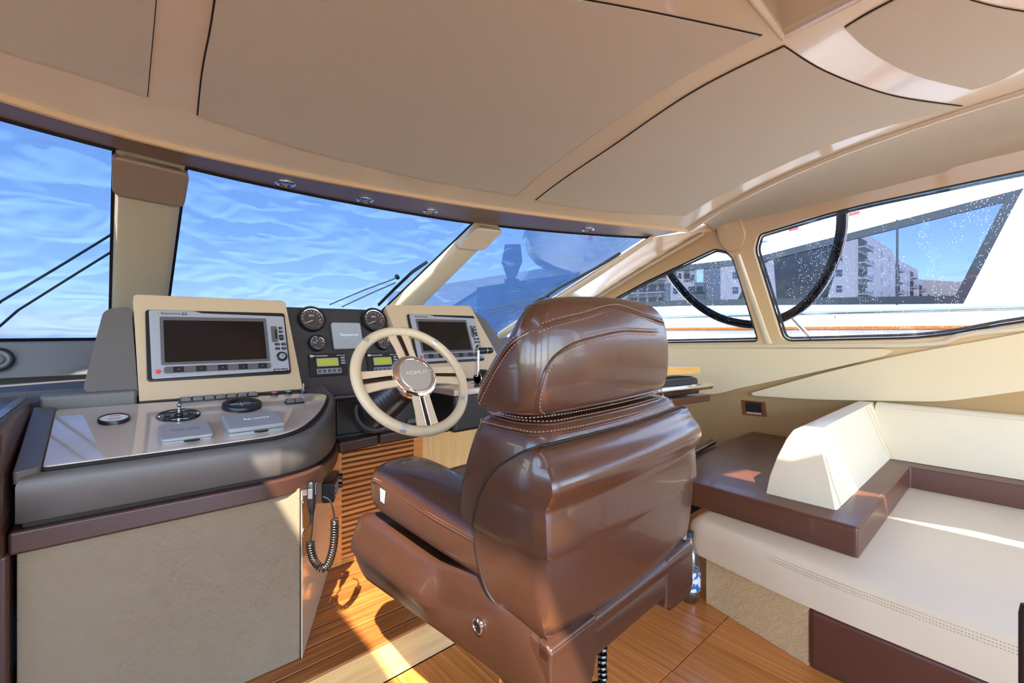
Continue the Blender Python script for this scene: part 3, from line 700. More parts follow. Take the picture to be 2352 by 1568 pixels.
# two grey sun covers
def cover_box(c4, name, label, word, h, logo):
    cx = sum(p[0] for p in c4) / 4; cy = sum(p[1] for p in c4) / 4
    t = on_panel(cx, cy, name, label, 'cover'); q = [L(A, t, *p, off=.006 + h * .5) for p in c4]
    xs_, ys_ = sorted(p[0] for p in q), sorted(p[1] for p in q); x0, x1, y0, y1 = (xs_[0] + xs_[1]) / 2, (xs_[2] + xs_[3]) / 2, (ys_[0] + ys_[1]) / 2, (ys_[2] + ys_[3]) / 2
    obj('lid', ext(rrect(x0, y0, x1, y1, .012), h * .45, h), M_['cover'], t, bevel=h * .22, seg=3)
    obj('base', ext(rrect(x0 + .002, y0 + .002, x1 - .002, y1 - .002, .012), 0, h * .42), M_['cover'], t, bevel=.002)
    obj('seam', ext(rrect(x0 + .004, y0 + .004, x1 - .004, y1 - .004, .012), h * .38, h * .5), M_['gap'], t)
    obj('finger_catch', xf(ext(ell(0, 0, .022, .010, 20), h * .30, h * .40), T(((x0 + x1) / 2 + .01, y0 - .001, 0))), M_['gap'], t)
    mx, my = (x0 + x1) / 2, (y0 + y1) / 2
    if logo == 'Q':
        obj('emblem', plate([(p[0], p[1], h) for p in ell(mx - .022, my + .004, .017, .008)], [[(p[0], p[1], h) for p in ell(mx - .022, my + .005, .013, .005)]], (0, 0, .0008)), M_['greyprint'], t)
        obj('swash', box(mx - .026, mx + .042, my - .006, my - .0045, h, h + .0008), M_['greyprint'], t)
        text('lettering', 'uick', .024, T((mx + .018, my + .003, h + .0004)), M_['greyprint'], t)
    else: text('lettering', word, .017, T((mx + .01, my + .008, h + .0004)), M_['white'], t, squash=1.15)
    return t
cover_box(((360, 985), (475, 969), (492, 1001), (372, 1018)), 'sun_cover', 'grey sun cover with an embossed swirl logo on the control panel', 'Quick', .020, 'Q')
cover_box(((508, 966), (629, 948), (659, 978), (526, 997)), 'sun_cover', 'grey sun cover with white lettering near the panel corner', 'Raymarine', .030, '')

# ================================================================== CHART DISPLAY PODS
B = Frame((0.08, 2.195, .988), (1, 0, 0), (0, .16, .41))        # leaning face of the port pod and its twin
def pod(c4, label, depth=.16):
    t = thing('display_pod', label, 'housing', P(*c4[3], Y=2.195))
    i_ = T(-t.matrix_world.translation)
    q = [B.w(*B.at(*p)) for p in c4]
    tp = Vector((0, .06, .012)); bk = Vector((0, depth, -.03))
    face = rounded(q, [.018, .018, .004, .004], 4); back = [p - B.ez * depth for p in face]
    back2 = [p + Vector((0, 0, -.10 if p.z > 1.2 else 0)) for p in back]
    obj('housing', xf(loft([face, back2]), i_), M_['pod'], t, bevel=.014, seg=4)
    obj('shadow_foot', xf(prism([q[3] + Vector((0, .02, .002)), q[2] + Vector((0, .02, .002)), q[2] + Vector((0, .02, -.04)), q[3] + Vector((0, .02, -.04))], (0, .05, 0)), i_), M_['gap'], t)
    return t
def plotter(c4, label, group):
    q = [B.at(*p, .006) for p in c4]; x0 = (q[0][0] + q[3][0]) / 2; x1 = (q[1][0] + q[2][0]) / 2; y1 = (q[0][1] + q[1][1]) / 2; y0 = (q[2][1] + q[3][1]) / 2
    w_, h_ = x1 - x0, y1 - y0
    t = thing('chart_plotter', label, 'display', T(B.w(x0, y0, .0)) @ B.M.to_3x3().to_4x4(), group)
    X = lambda u: u * w_; Y_ = lambda v: v * h_
    obj('case', ext(rrect(0, 0, w_, h_, .012), 0, .012), M_['black'], t, bevel=.004, seg=3)
    ol = [(X(.028), Y_(.025)), (X(.985), Y_(.045)), (X(.985), Y_(.93)), (X(.36), Y_(.955)), (X(.31), Y_(.985)), (X(.02), Y_(.985))]
    ol = [(p.x, p.y) for p in rounded(ol, .008, 4)]
    obj('bezel', ext(ol, .010, .020), M_['bezel'], t, bevel=.003, seg=2)
    obj('screen_frame', plate([(x, y, .019) for x, y in rrect(X(.085), Y_(.20), X(.835), Y_(.885), .006)], [[(x, y, .019) for x, y in rrect(X(.107), Y_(.235), X(.812), Y_(.835), .003)]], (0, 0, .004)), M_['greyblue'], t, bevel=.0015)
    obj('screen', ext(rrect(X(.10), Y_(.225), X(.82), Y_(.85), .004), .018, .0205), M_['screen'], t)
    bar = obj('soft_key_bar', ext(rrect(X(.10), Y_(.085), X(.835), Y_(.175), .008), .019, .025), M_['greyblue'], t, bevel=.002)
    for i in range(5):
        xk = X(.19 + i * .145); obj('soft_key', ext(rrect(xk - X(.034), Y_(.09), xk + X(.034), Y_(.17), .002), .024, .0262), M_['black'], bar, bevel=.0008)
        obj('key_mark', ext(ell(xk, Y_(.13), .0014, .0014, 8), .026, .0268), M_['white'], bar)
    obj('power_button', lathe([(.0085, .019), (.0085, .0225), (.0065, .0245), (.0, .025)], 20, T((X(.065), Y_(.115), 0))), M_['red'], t)
    obj('card_slot', ext(rrect(X(.865), Y_(.50), X(.915), Y_(.76), .005), .019, .023), M_['greyblue'], t, bevel=.0015)
    obj('card_latch', box(X(.895), X(.912), Y_(.555), Y_(.70), .022, .028), M_['black'], t, bevel=.002)
    for u, v, a_, b_ in ((.945, .73, .016, .020), (.945, .67, .016, .020), (.945, .575, .018, .045), (.905, .465, .020, .020), (.957, .465, .020, .020), (.905, .395, .020, .020), (.957, .395, .020, .020)):
        kk = obj('key', ext(rrect(X(u - a_), Y_(v - b_), X(u + a_), Y_(v + b_), .0035), .019, .0225), M_['black'], t, bevel=.0012)
        obj('legend', ext(rrect(X(u - a_ * .5), Y_(v - b_ * .25), X(u + a_ * .5), Y_(v + b_ * .25), .0005), .0222, .0228), M_['greyprint'], kk)
    r_ = X(.044); c_ = T((X(.932), Y_(.265), 0))
    obj('rotary_ring', lathe([(r_, .019), (r_, .024), (r_ * .85, .027), (r_ * .62, .027), (r_ * .60, .023)], 32, c_), M_['black'], t)
    kn = obj('rotary_knob', lathe([(r_ * .58, .019), (r_ * .58, .030), (r_ * .48, .033), (r_ * .2, .0335), (r_ * .12, .032), (0, .032)], 28, c_), M_['bezel'], t)
    obj('dimple', lathe([(r_ * .13, .0335), (0, .0338)], 12, c_), M_['black'], kn)
    bd = obj('brand_badge', ext(rrect(X(.075), Y_(.915), X(.27), Y_(.955), .004), .0195, .0212), M_['cover'], t)
    text('lettering', 'Raymarine', .0135, T((X(.155), Y_(.935), .0214)), M_['black'], bd, squash=1.1)
    obj('model_badge', ext(rrect(X(.222), Y_(.918), X(.265), Y_(.952), .004), .0212, .0218), M_['black'], bd)
    text('lettering', 'E140W', .008, T((X(.243), Y_(.935), .0219)), M_['white'], bd)
    ht = obj('corner_badge', ext(rrect(X(.855), Y_(.03), X(.965), Y_(.075), .002), .0185, .0212), M_['black'], t)
    text('lettering', 'hybridtouch', .010, T((X(.91), Y_(.053), .0214)), M_['white'], ht)
    return t
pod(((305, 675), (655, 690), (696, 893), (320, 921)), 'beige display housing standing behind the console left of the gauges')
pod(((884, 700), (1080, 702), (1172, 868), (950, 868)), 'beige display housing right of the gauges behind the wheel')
plotter(((330, 707), (638, 723), (684, 857), (341, 877)), 'wide silver-grey chart plotter with dark screen on the port housing', 'chart plotters in the dash')
plotter(((918, 722), (1062, 724), (1138, 830), (972, 832)), 'silver-grey chart plotter half hidden behind the steering wheel', 'chart plotters in the dash')

# ================================================================== DASH
D_ = Frame((.6, 2.229, .93), (1, 0, 0), (0, .16, .435))            # charcoal gauge fascia
ds = thing('dashboard', 'charcoal dashboard with gauge fascia, dark lower drawers and brown padded rail', 'dashboard', (1.2, 2.4, .1))
i_ = T((-1.2, -2.4, -.1))
def dpart(name, d, m, **k): return obj(name, xf(d, i_), m, ds, **k)
dpart('gauge_fascia', prism([(.60, 2.230, .93), (.60, 2.393, 1.372), (.60, 2.53, 1.378), (.60, 2.58, .93)], (.68, 0, 0)), M_['fascia'], bevel=.012, seg=3)
dpart('dash_top', box(-2.0, 2.5, 2.45, 3.0, 1.0, 1.03), M_['dashmat'])
dpart('windscreen_base', prism([(-2.0, 2.88, 1.05), (-2.0, 2.93, 1.206), (-2.0, 3.5, 1.206), (-2.0, 3.5, 1.05)], (4.6, 0, 0)), M_['greyblue'], bevel=.008)
dpart('base_gap', box(-2.0, 2.6, 2.90, 2.99, 1.025, 1.06), M_['gap'])
dpart('port_shelf', box(-2.0, .08, 2.29, 2.95, .98, 1.005), M_['dashmat'])
dpart('shelf_edge_trim', tube([(.60, 2.135, .942), (1.2, 2.135, .942), (1.3, 2.135, .942)], .006, 8), M_['greysoft'])
dpart('lower_case', box(.70, 2.4, 2.14, 2.9, .70, .94), M_['softblack'], bevel=.01)
for xa, xb in ((.80, .985), (.995, 1.30), (1.315, 1.75)):
    dr = dpart('drawer_front', box(xa, xb, 2.118, 2.145, .765, .925), M_['softblack'], bevel=.008, seg=3)
dpart('knee_panel', prism([(1.16, 2.105, .775), (1.16, 2.105, .80), (1.16, 2.16, .80), (1.16, 2.16, .775)], (.25, 0, 0)), M_['greysoft'], bevel=.004)
rail = [(.79, 2.06), (1.0, 2.09), (1.47, 2.12), (2.3, 2.12)]
for (xa, ya), (xb, yb) in zip(rail, rail[1:]):
    s_ = .002
    dpart('padded_rail', prism([(xa + s_, ya, .695), (xb - s_, yb, .695), (xb - s_, yb + .08, .695), (xa + s_, ya + .08, .695)], (0, 0, .055)), M_['bandbrown'], bevel=.012, seg=4)
for x, y in ((.802, 2.058), (1.468, 2.114), (1.478, 2.115)):
    dashes([(x, y - .004, .700), (x, y - .004, .745)], M_['stitch'], 'stitching', ds, r=.0013, step=.008).matrix_local = i_
dpart('hump', loft([rounded([B.w(*B.at(*p, -.01), -.01) for p in ((238, 710), (302, 702), (318, 908), (188, 902))], [.03, .03, .004, .03], 5),
                    rounded([B.w(*B.at(*p, -.01), -.01) + Vector((0, .35, -.02)) for p in ((246, 716), (304, 710), (318, 908), (200, 902))], [.03, .03, .004, .03], 5)]), M_['greysoft'], bevel=.012, seg=3)
dpart('starboard_hump', loft([rounded([B.w(*B.at(*p, -.03), -.03) for p in ((1082, 712), (1118, 735), (1215, 880), (1160, 880))], [.01, .03, .01, .004], 5),
                    rounded([B.w(*B.at(*p, -.03), -.03) + Vector((0, .3, -.03)) for p in ((1082, 716), (1116, 738), (1215, 880), (1160, 880))], [.01, .03, .01, .004], 5)]), M_['greysoft'], bevel=.01, seg=3)
dpart('throttle_deck', box(1.28, 2.3, 1.86, 2.16, .93, .965), M_['panel'], bevel=.01, seg=3)
dpart('throttle_deck_case', box(1.30, 2.3, 1.89, 2.16, .74, .935), M_['softblack'], bevel=.02, seg=3)
# round loudspeaker at far left
sp = thing('loudspeaker', 'round grey loudspeaker in the dash at the left edge', 'speaker', axisM(P(-6, 826, Y=2.895), (0, -1, .25), (1, 0, 0)))
obj('outer_ring', lathe([(.052, 0), (.052, .006), (.046, .010), (.042, .006), (.042, .0)], 36), M_['black'], sp)
obj('cone', lathe([(.043, .003), (.036, .009), (.026, .006), (.026, .001), (0, .001)], 32), M_['greyblue'], sp)
obj('centre_knob', lathe([(.022, .002), (.021, .014), (.014, .018), (0, .019)], 28), M_['greysoft'], sp)
# paper folder on the port shelf
q = [P(*p, Z=1.007) for p in ((-40, 882), (34, 884), (-5, 906), (-120, 906))]
pf = thing('tablet_folder', 'flat grey folder lying on the port dash shelf at the left edge', 'folder', q[0])
obj('folder_cover', xf(prism(q, (0, 0, .006)), T(-q[0])), M_['cover'], pf, bevel=.002); obj('folder_edge', xf(prism([p + Vector((0, 0, -.002)) for p in q], (0, 0, .003)), T(-q[0])), M_['black'], pf)
# white dome just behind the fascia
dm = thing('gps_dome', 'small white dome behind the gauge fascia', 'antenna', P(715, 709, Y=2.62))
obj('dome', lathe([(.040, -.03), (.042, 0), (.036, .012), (.022, .018), (0, .020)], 28), M_['whitehull'], dm); obj('dome_foot', lathe([(.030, -.345), (.034, -.03)], 24), M_['whitehull'], dm)

# --- gauges and engine displays on the fascia
def gauge(px, py, rpx, label, big):
    x, y = D_.at(px, py, .01); r = abs(D_.at(px + rpx, py, .01)[0] - x)
    t = thing('dial_gauge', label, 'gauge', T(D_.w(x, y, 0)) @ D_.M.to_3x3().to_4x4(), 'dash gauges')
    obj('bezel', lathe([(r, 0), (r, .020), (r * .93, .027), (r * .84, .028), (r * .78, .020), (r * .78, .004)], 40), M_['black'], t)
    obj('chrome_ring', lathe([(r * .80, .019), (r * .79, .0235), (r * .75, .0225), (r * .75, .014)], 40, cap=False), M_['chrome'], t)
    obj('dial_face', lathe([(r * .78, .010), (0, .0105)], 36), M_['fascia'], t)
    tk = [xf(box(-.0011, .0011, r * .58, r * .70, .0108, .0116), RZ(a)) for a in range(-110, 111, 22 if big else 37)]
    obj('tick_marks', merge(*tk), M_['white'], t)
    obj('red_zone', xf(box(-.0015, .0015, r * .45, r * .68, .0108, .0116), RZ(-100 if big else 100)), M_['red'], t)
    obj('needle', xf(prism([(-.0016, -.004, .013), (.0016, -.004, .013), (.0006, r * .62, .013), (-.0006, r * .62, .013)], (0, 0, .0012)), T((0, -r * .12, 0)) @ RZ(112 if big else 60)), M_['white'], t)
    obj('needle_hub', lathe([(r * .12, .011), (r * .12, .016), (r * .08, .018), (0, .018)], 16, T((0, -r * .30 if big else -r * .12, 0))), M_['black'], t)
    text('lettering', 'RPM' if big else 'PSI', r * .2, T((0, r * .28, .0112)), M_['white'], t)
    obj('lens', lathe([(r * .79, .0205), (r * .5, .0225), (0, .023)], 32), M_['lens'], t)
    return t
gauge(716, 733, 31, 'large dial gauge beside the port chart display', True)
gauge(859, 735, 27, 'large dial gauge left of the starboard chart display', True)
gauge(728, 788, 20, 'small dial gauge above the port engine display', False)
gauge(879, 787, 16, 'small dial gauge seen through the wheel spokes', False)
def facebox(c4, off=.004):
    q = [D_.at(*p, off) for p in c4]; return (q[0][0] + q[3][0]) / 2, (q[2][1] + q[3][1]) / 2, (q[1][0] + q[2][0]) / 2, (q[0][1] + q[1][1]) / 2
x0, y0, x1, y1 = facebox(((757, 742), (826, 741), (835, 800), (770, 803)), .015)
sc_ = thing('autopilot_cover', 'square grey sun cover with white lettering in the middle of the gauge fascia', 'cover', T(D_.w(x0, y0, 0)) @ D_.M.to_3x3().to_4x4())
obj('lid', ext(rrect(0, 0, x1 - x0, y1 - y0, .012), .004, .026), M_['cover'], sc_, bevel=.007, seg=3); obj('base', ext(rrect(.004, .004, x1 - x0 - .004, y1 - y0 - .004, .012), 0, .006), M_['black'], sc_)
text('lettering', 'Raymarine', .020, T(((x1 - x0) * .55, (y1 - y0) * .52, .0263)), M_['white'], sc_, squash=1.1)
def engine_display(c4, label):
    x0, y0, x1, y1 = facebox(c4); w_, h_ = x1 - x0, y1 - y0
    t = thing('engine_display', label, 'display', T(D_.w(x0, y0, 0)) @ D_.M.to_3x3().to_4x4(), 'engine displays')
    obj('case', ext(rrect(0, 0, w_, h_, .006), 0, .010), M_['black'], t, bevel=.002)
    obj('lcd_frame', ext(rrect(w_ * .19, h_ * .42, w_ * .77, h_ * .78, .004), .009, .012), M_['cover'], t)
    obj('lcd', ext(rrect(w_ * .215, h_ * .455, w_ * .745, h_ * .745, .002), .0115, .0126), M_['lcd'], t)
    kb = obj('key_strip', ext(rrect(w_ * .17, h_ * .10, w_ * .82, h_ * .32, .003), .009, .0115), M_['cover'], t)
    for i in range(5):
        xk = w_ * (.235 + i * .13); obj('key', ext(rrect(xk - w_ * .05, h_ * .13, xk + w_ * .05, h_ * .29, .002), .011, .0135), M_['greyblue'], kb, bevel=.0008)
    for i in range(3): obj('side_key', ext(rrect(w_ * .84, h_ * (.50 + i * .12), w_ * .96, h_ * (.57 + i * .12), .003), .009, .013), M_['bezel'], t, bevel=.001)
    obj('emblem', plate([(x, y, .010) for x, y in ell(w_ * .08, h_ * .89, .008, .006, 20)], [[(x, y, .010) for x, y in ell(w_ * .08, h_ * .885, .005, .0035, 16)]], (0, 0, .0006)), M_['white'], t)
    text('lettering', 'MAN Marine Diesel', .0095, T((w_ * .28, h_ * .89, .0103)), M_['white'], t)
    text('lettering', 'MMDS-LC-V09', .007, T((w_ * .86, h_ * .89, .0103)), M_['white'], t)
engine_display(((704, 814), (789, 810), (803, 860), (716, 866)), 'black engine display with green screen left of the wheel')
engine_display(((838, 812), (908, 809), (922, 856), (850, 862)), 'black engine display with green screen behind the wheel rim')

# ================================================================== LOUVRED CABINET
lv = thing('louvre_cabinet', 'cherry wood cabinet with horizontal louvre slats below the dash', 'cabinet', (1.05, 2.24, .1))
i2 = T((-1.05, -2.24, -.1))
obj('cabinet_back', xf(box(.79, 1.33, 2.262, 2.275, .101, .70), i2), M_['gap'], lv)
zs = .125
n_s = 20; dz = (.652 - .125) / n_s
for i in range(n_s):
    z = .128 + i * dz
    obj('slat', xf(prism([(.868, 2.236, z), (.868, 2.236, z + dz * .58), (.868, 2.258, z + dz * .72), (.868, 2.258, z + dz * .2)], (.402, 0, 0)), i2), M_['slat'], lv, bevel=.001, seg=1)
for xa, xb in ((1.268, 1.325), (.79, .870)): obj('stile', xf(box(xa, xb, 2.232, 2.262, .101, .70), i2), M_['slat'], lv, bevel=.002)
obj('bottom_rail', xf(box(.868, 1.27, 2.234, 2.262, .101, .126), i2), M_['slat'], lv, bevel=.002)
obj('top_rail', xf(box(.868, 1.27, 2.234, 2.262, .654, .70), i2), M_['slat'], lv, bevel=.002)
struct('wall_front.001', box(1.33, 3.0, 2.25, 2.27, .0, .74), M_['cherrywall'], 'pale wood panel beside the louvred cabinet', 'wall')

# ================================================================== STEERING WHEEL
th = R(35); wn = Vector((0, -math.cos(th), math.sin(th)))
WM = axisM(P(948, 869, D=1.80), wn, (1, 0, 0)) @ Matrix.Scale(1.2, 4)
sw_ = thing('steering_wheel', 'beige leather steering wheel with four pearl spokes and round silver hub', 'steering wheel', WM)
RW = .189
rimpts = [(RW * math.cos(2 * math.pi * i / 72), RW * math.sin(2 * math.pi * i / 72), 0) for i in range(72)]
obj('rim', tube(rimpts, .0165, 14, closed=True, up=(0, 0, 1)), M_['wheel'], sw_)
for a in (131, 46, -33, -118):
    pts = [(RW * math.cos(R(a + q)), RW * math.sin(R(a + q)), 0) for q in (-2.6, -1.3, 0, 1.3, 2.6)]
    obj('rim_clamp', tube(pts, .0172, 14, up=(0, 0, 1)), M_['satin'], sw_)
for i, a in enumerate((90, 180, 270, 0)):
    r0, r1 = .070, .178
    so = None
    for sgn in (-1, 1):
        q = [(r0, sgn * .0075), (r0 + .05, sgn * .008), (r1, sgn * .009), (r1, sgn * .039), (r0 + .05, sgn * .033), (r0, sgn * .031)]
        d = [(x, y, .016 - .016 * ((x - r0) / (r1 - r0)) ** 1.3) for x, y in q]
        o_ = obj('spoke', xf(prism(d, (0, 0, -.010)), RZ(a)), M_['spoke'], sw_, bevel=.0025, seg=2)
    obj('spoke_slot', xf(prism([(r0, -.008, .013), (r1 - .006, -.009, .001), (r1 - .006, .009, .001), (r0, .008, .013)], (0, 0, -.006)), RZ(a)), M_['blackgloss'], sw_)
    obj('slot_trim', xf(merge(tube([(r0, -.0072, .0165), (r1 - .006, -.0085, .002)], .0011, 6), tube([(r0, .0072, .0165), (r1 - .006, .0085, .002)], .0011, 6)), RZ(a)), M_['chrome'], sw_)
    arc = [((RW - .0168) * math.cos(R(a + q)), (RW - .0168) * math.sin(R(a + q)), .003) for q in range(-40, 41, 2)]
    dashes(arc, M_['creamthread'], 'rim_stitching', sw_, r=.0011, step=.005)
obj('hub_ring', lathe([(.076, -.006), (.080, .004), (.078, .014), (.070, .021), (.060, .024), (.0575, .023), (.0575, .016)], 56), M_['chrome'], sw_)
obj('hub_collar', lathe([(.0705, .0205), (.074, .0185), (.0765, .0155), (.0765, .019), (.070, .0235), (.0615, .0255), (.061, .0235)], 56, cap=False), M_['chrome'], sw_)
hp = obj('hub_cap', lathe([(.0565, .016), (.0565, .0235), (.054, .0258), (.030, .0275), (0, .028)], 48), M_['satin'], sw_)
text('lettering', 'AZIMUT', .0165, T((.004, .006, .0284)), M_['white'], hp, squash=1.35)
# bellows on the column and the column itself
hubw = WM.translation; endw = Vector((.985, 2.11, .86)); cd = (endw - hubw); cl_ = cd.length
bl = []; nb = 13
for i in range(nb):
    z = .02 + (cl_ - .03) * i / nb; st2 = (cl_ - .03) / nb; r_ = .050 + .030 * i / nb
    bl += [(r_ - .006, z), (r_ + .012, z + st2 * .5), (r_ - .006, z + st2 * .98)]
obj('column_boot', xf(lathe(bl, 40, axisM(hubw, cd)), WM.inverted()), M_['black'], sw_)
obj('column_foot', xf(lathe([(.10, cl_ - .02), (.105, cl_ + .01), (.10, cl_ + .03)], 36, axisM(hubw, cd)), WM.inverted()), M_['greyblue'], sw_)

# ================================================================== THROTTLE
tb = P(1108, 868, Y=2.0)
tr_ = thing('throttle_lever', 'chrome and black throttle lever beside the wheel', 'throttle', T(tb))
obj('hub', lathe([(.040, -.03), (.048, -.02), (.050, .02), (.044, .03), (.036, .032), (.034, .026)], 36, RY(-90)), M_['black'], tr_)
obj('hub_ring', lathe([(.037, .030), (.036, .036), (.030, .036), (.029, .030)], 36, RY(-90)), M_['chrome'], tr_)
obj('arm', prism([(-.045, y, z) for y, z in ((-.014, .01), (.014, .01), (.018, .09), (.016, .155), (0, .172), (-.016, .155), (-.012, .09))], (.018, 0, 0)), M_['chrome'], tr_, bevel=.005, seg=3)
obj('grip', lathe([(.0165, 0), (.018, .005), (.018, .085), (.015, .095)], 24, T((-.028, 0, .152)) @ RY(90)), M_['black'], tr_)
obj('grip_ring', lathe([(.0185, .05), (.0185, .055)], 24, T((-.028, 0, .152)) @ RY(90)), M_['chrome'], tr_)
obj('pedestal', box(-.05, .05, -.05, .05, tb.z * 0 - (tb.z - .9655), -.03), M_['black'], tr_, bevel=.01)

# ================================================================== VHF RADIO
rd = S.at(745, 1118)
ro_ = S.w(rd[0], rd[1], .03)
rad = thing('marine_radio', 'black marine radio hung under the console with silver keys', 'radio', T(ro_) @ Matrix((S.ex, S.ey, S.ez)).transposed().to_4x4())
obj('case', ext(rrect(-.09, -.045, .10, .045, .006), -.026, .022), M_['black'], rad, bevel=.004)
obj('face', ext(rrect(-.075, -.035, .060, .035, .004), .021, .024), M_['greyblue'], rad)
for i in range(4):
    for j in range(3): obj('key', ext(rrect(-.06 + i * .026, -.028 + j * .021, -.043 + i * .026, -.016 + j * .021, .003), .023, .028), M_['bezel'], rad, bevel=.001)
for j in (-1, 1): obj('knob', lathe([(.014, .021), (.014, .036), (.011, .040), (0, .040)], 16, T((.078, j * .020, 0))), M_['black'], rad)
mc_o = P(716, 1140, D=1.62)
mic = thing('handheld_microphone', 'black handheld radio microphone with coiled cord hanging on the console', 'microphone', T(mc_o) @ RZ(62))
obj('body', loft([[(a * q, b * q + .0, z) for a, b in sup(.024, .014, 3, 24)] for z, q in ((-.052, .62), (-.046, .75), (-.02, .95), (.02, 1.0), (.05, 1.0), (.056, .85))]), M_['black'], mic, angle=50)
obj('speaker_grille', merge(*[box(-.012, .012, -.0165, -.013, z, z + .003) for z in [.012 + .006 * i for i in range(6)]]), M_['greyblue'], mic)
obj('talk_key', box(-.028, -.022, -.008, .008, .0, .035), M_['greyblue'], mic, bevel=.002)
obj('strain_relief', lathe([(.0075, -.052), (.007, -.075), (.005, -.088)], 14), M_['black'], mic)
obj('hanger', box(-.012, .012, .012, .03, .01, .03), M_['steel'], mic)
minv = mic.matrix_world.inverted()
cp = [P(*p, D=1.62) for p in ((718, 1196), (716, 1225), (713, 1243), (714, 1262), (722, 1288), (738, 1304), (752, 1298), (763, 1268), (768, 1235), (769, 1205), (768, 1192))]
cp2 = [P(*p, D=1.62) for p in ((768, 1192), (765, 1170), (757, 1148), (742, 1140))]
path = catmull(cp[2:], 10); coil = []; L_ = [0.0]
for a, b in zip(path, path[1:]): L_.append(L_[-1] + (b - a).length)
turns = 34; nn = turns * 12; view = (path[0] - CAM).normalized()
for i in range(nn + 1):
    s_ = L_[-1] * i / nn; j = next(k_ for k_ in range(len(path) - 1) if s_ <= L_[k_ + 1] + 1e-9); f_ = (s_ - L_[j]) / max(1e-9, L_[j + 1] - L_[j])
    p = path[j].lerp(path[j + 1], f_); t_ = (path[j + 1] - path[j]).normalized(); n_ = view.cross(t_).normalized(); a = 2 * math.pi * turns * i / nn
    coil.append(p + n_ * (.0125 * math.cos(a)) + n_.cross(t_) * (.0125 * math.sin(a)))
obj('coiled_cord', xf(tube(coil, .0026, 6), minv), M_['black'], mic)
obj('plain_cord', xf(merge(tube(catmull(cp[:3], 6), .003, 8), tube(catmull(cp2, 6), .003, 8)), minv), M_['black'], mic)

# ================================================================== HELM CHAIR
CH = T((.92, .60, 0)) @ RZ(2) @ T((0, 0, .6)) @ RY(-1) @ T((0, 0, -.6))
ch = thing('helm_chair', 'brown leather helm chair with headrest seen from behind', 'chair', CH)
def lerpt(tab, z):
    if z <= tab[0][0]: return tab[0][1:]
    for a, b in zip(tab, tab[1:]):
        if z <= b[0]:
            t = (z - a[0]) / (b[0] - a[0]); return tuple(p + (q - p) * t for p, q in zip(a[1:], b[1:]))
    return tab[-1][1:]
def smooth(tab, n):
    pts = catmull([Vector((r + (0,) * 4)[:4]) for r in tab], n); return [tuple(p)[:len(tab[0])] for p in pts]
# --- pan: y, top z, half width
PT = smooth([(.0, .630, .300, 0), (.02, .672, .303, 0), (.06, .708, .305, 0), (.14, .730, .307, 0), (.24, .716, .309, 0), (.34, .694, .312, .1), (.40, .688, .316, .9), (.52, .698, .322, 1), (.62, .706, .328, 1), (.71, .706, .332, 1), (.765, .694, .326, .6), (.79, .660, .308, .2), (.798, .600, .280, 0)], 5)
rings = []
for y, tz, w_, bl_ in PT:
    zb = .520 + max(0, y - .70) * .35; f_ = max(.3, min(1.0, (tz - zb - .035) / .128))
    half = [(.0, tz - .012), (w_ - .11, tz - .012), (w_ - .075, tz - .008), (w_ - .034, tz), (w_ - .020, tz - .005), (w_ - .012 + .002 * bl_, tz - .018 * f_), (w_ - .002 + .018 * bl_, tz - .070 * f_), (w_ + .022 * bl_, tz - .095 * f_), (w_ + .014 * bl_, tz - .108 * f_), (w_ - .001 * bl_, tz - .128 * f_), (w_ - .002, zb + .025), (w_ - .008, zb + .008), (w_ - .022, zb), (w_ - .13, zb + .004), (w_ - .15, max(zb + .01, .572)), (.0, max(zb + .01, .574))]
    rings.append([(-x, y, z) for x, z in half] + [(x, y, z) for x, z in half[::-1]][1:-1])
obj('seat_pan', loft(rings), M_['shellbrown'], ch, angle=55)
# rear ends and recessed rear panel
for xa, xb in ((-.300, -.150), (.145, .300)):
    obj('rear_block', loft([rounded([(xa, -.004, .536), (xb - (.012 if xa < 0 else 0), -.004, .536), (xb, -.004, .660), (xa, -.004, .660)], .012, 3), rounded([(xa, .05, .536), (xb, .05, .536), (xb, .05, .672), (xa, .05, .672)], .012, 3)]) , M_['shellbrown'], ch, bevel=.012, seg=3)
obj('rear_panel', prism([(-.16, .034, .570), (.155, .034, .570), (.155, .040, .645), (-.16, .040, .645)], (0, .02, 0)), M_['shellbrown'], ch, bevel=.004)
obj('rear_rail', loft([[(x, y + .0, z) for y, z in ((-.004, .628), (-.006, .652), (.006, .664), (.03, .668), (.03, .628))] for x in (-.300, -.15, 0, .145, .300)]), M_['shellbrown'], ch, bevel=.006, seg=2)
obj('rear_lower_rail', tube([(-.15, .018, .570), (.15, .018, .570)], .009, 10), M_['shellbrown'], ch)
kn = obj('side_button', lathe([(.0175, 0), (.0175, .004), (.013, .006), (.012, .003), (0, .002)], 24, T((-.309, .195, .618)) @ RY(-90)), M_['chrome'], ch)
obj('button_face', lathe([(.0125, .001), (.0125, .004), (.008, .006), (0, .0065)], 20, T((-.309, .195, .618)) @ RY(-90)), M_['blackgloss'], kn)
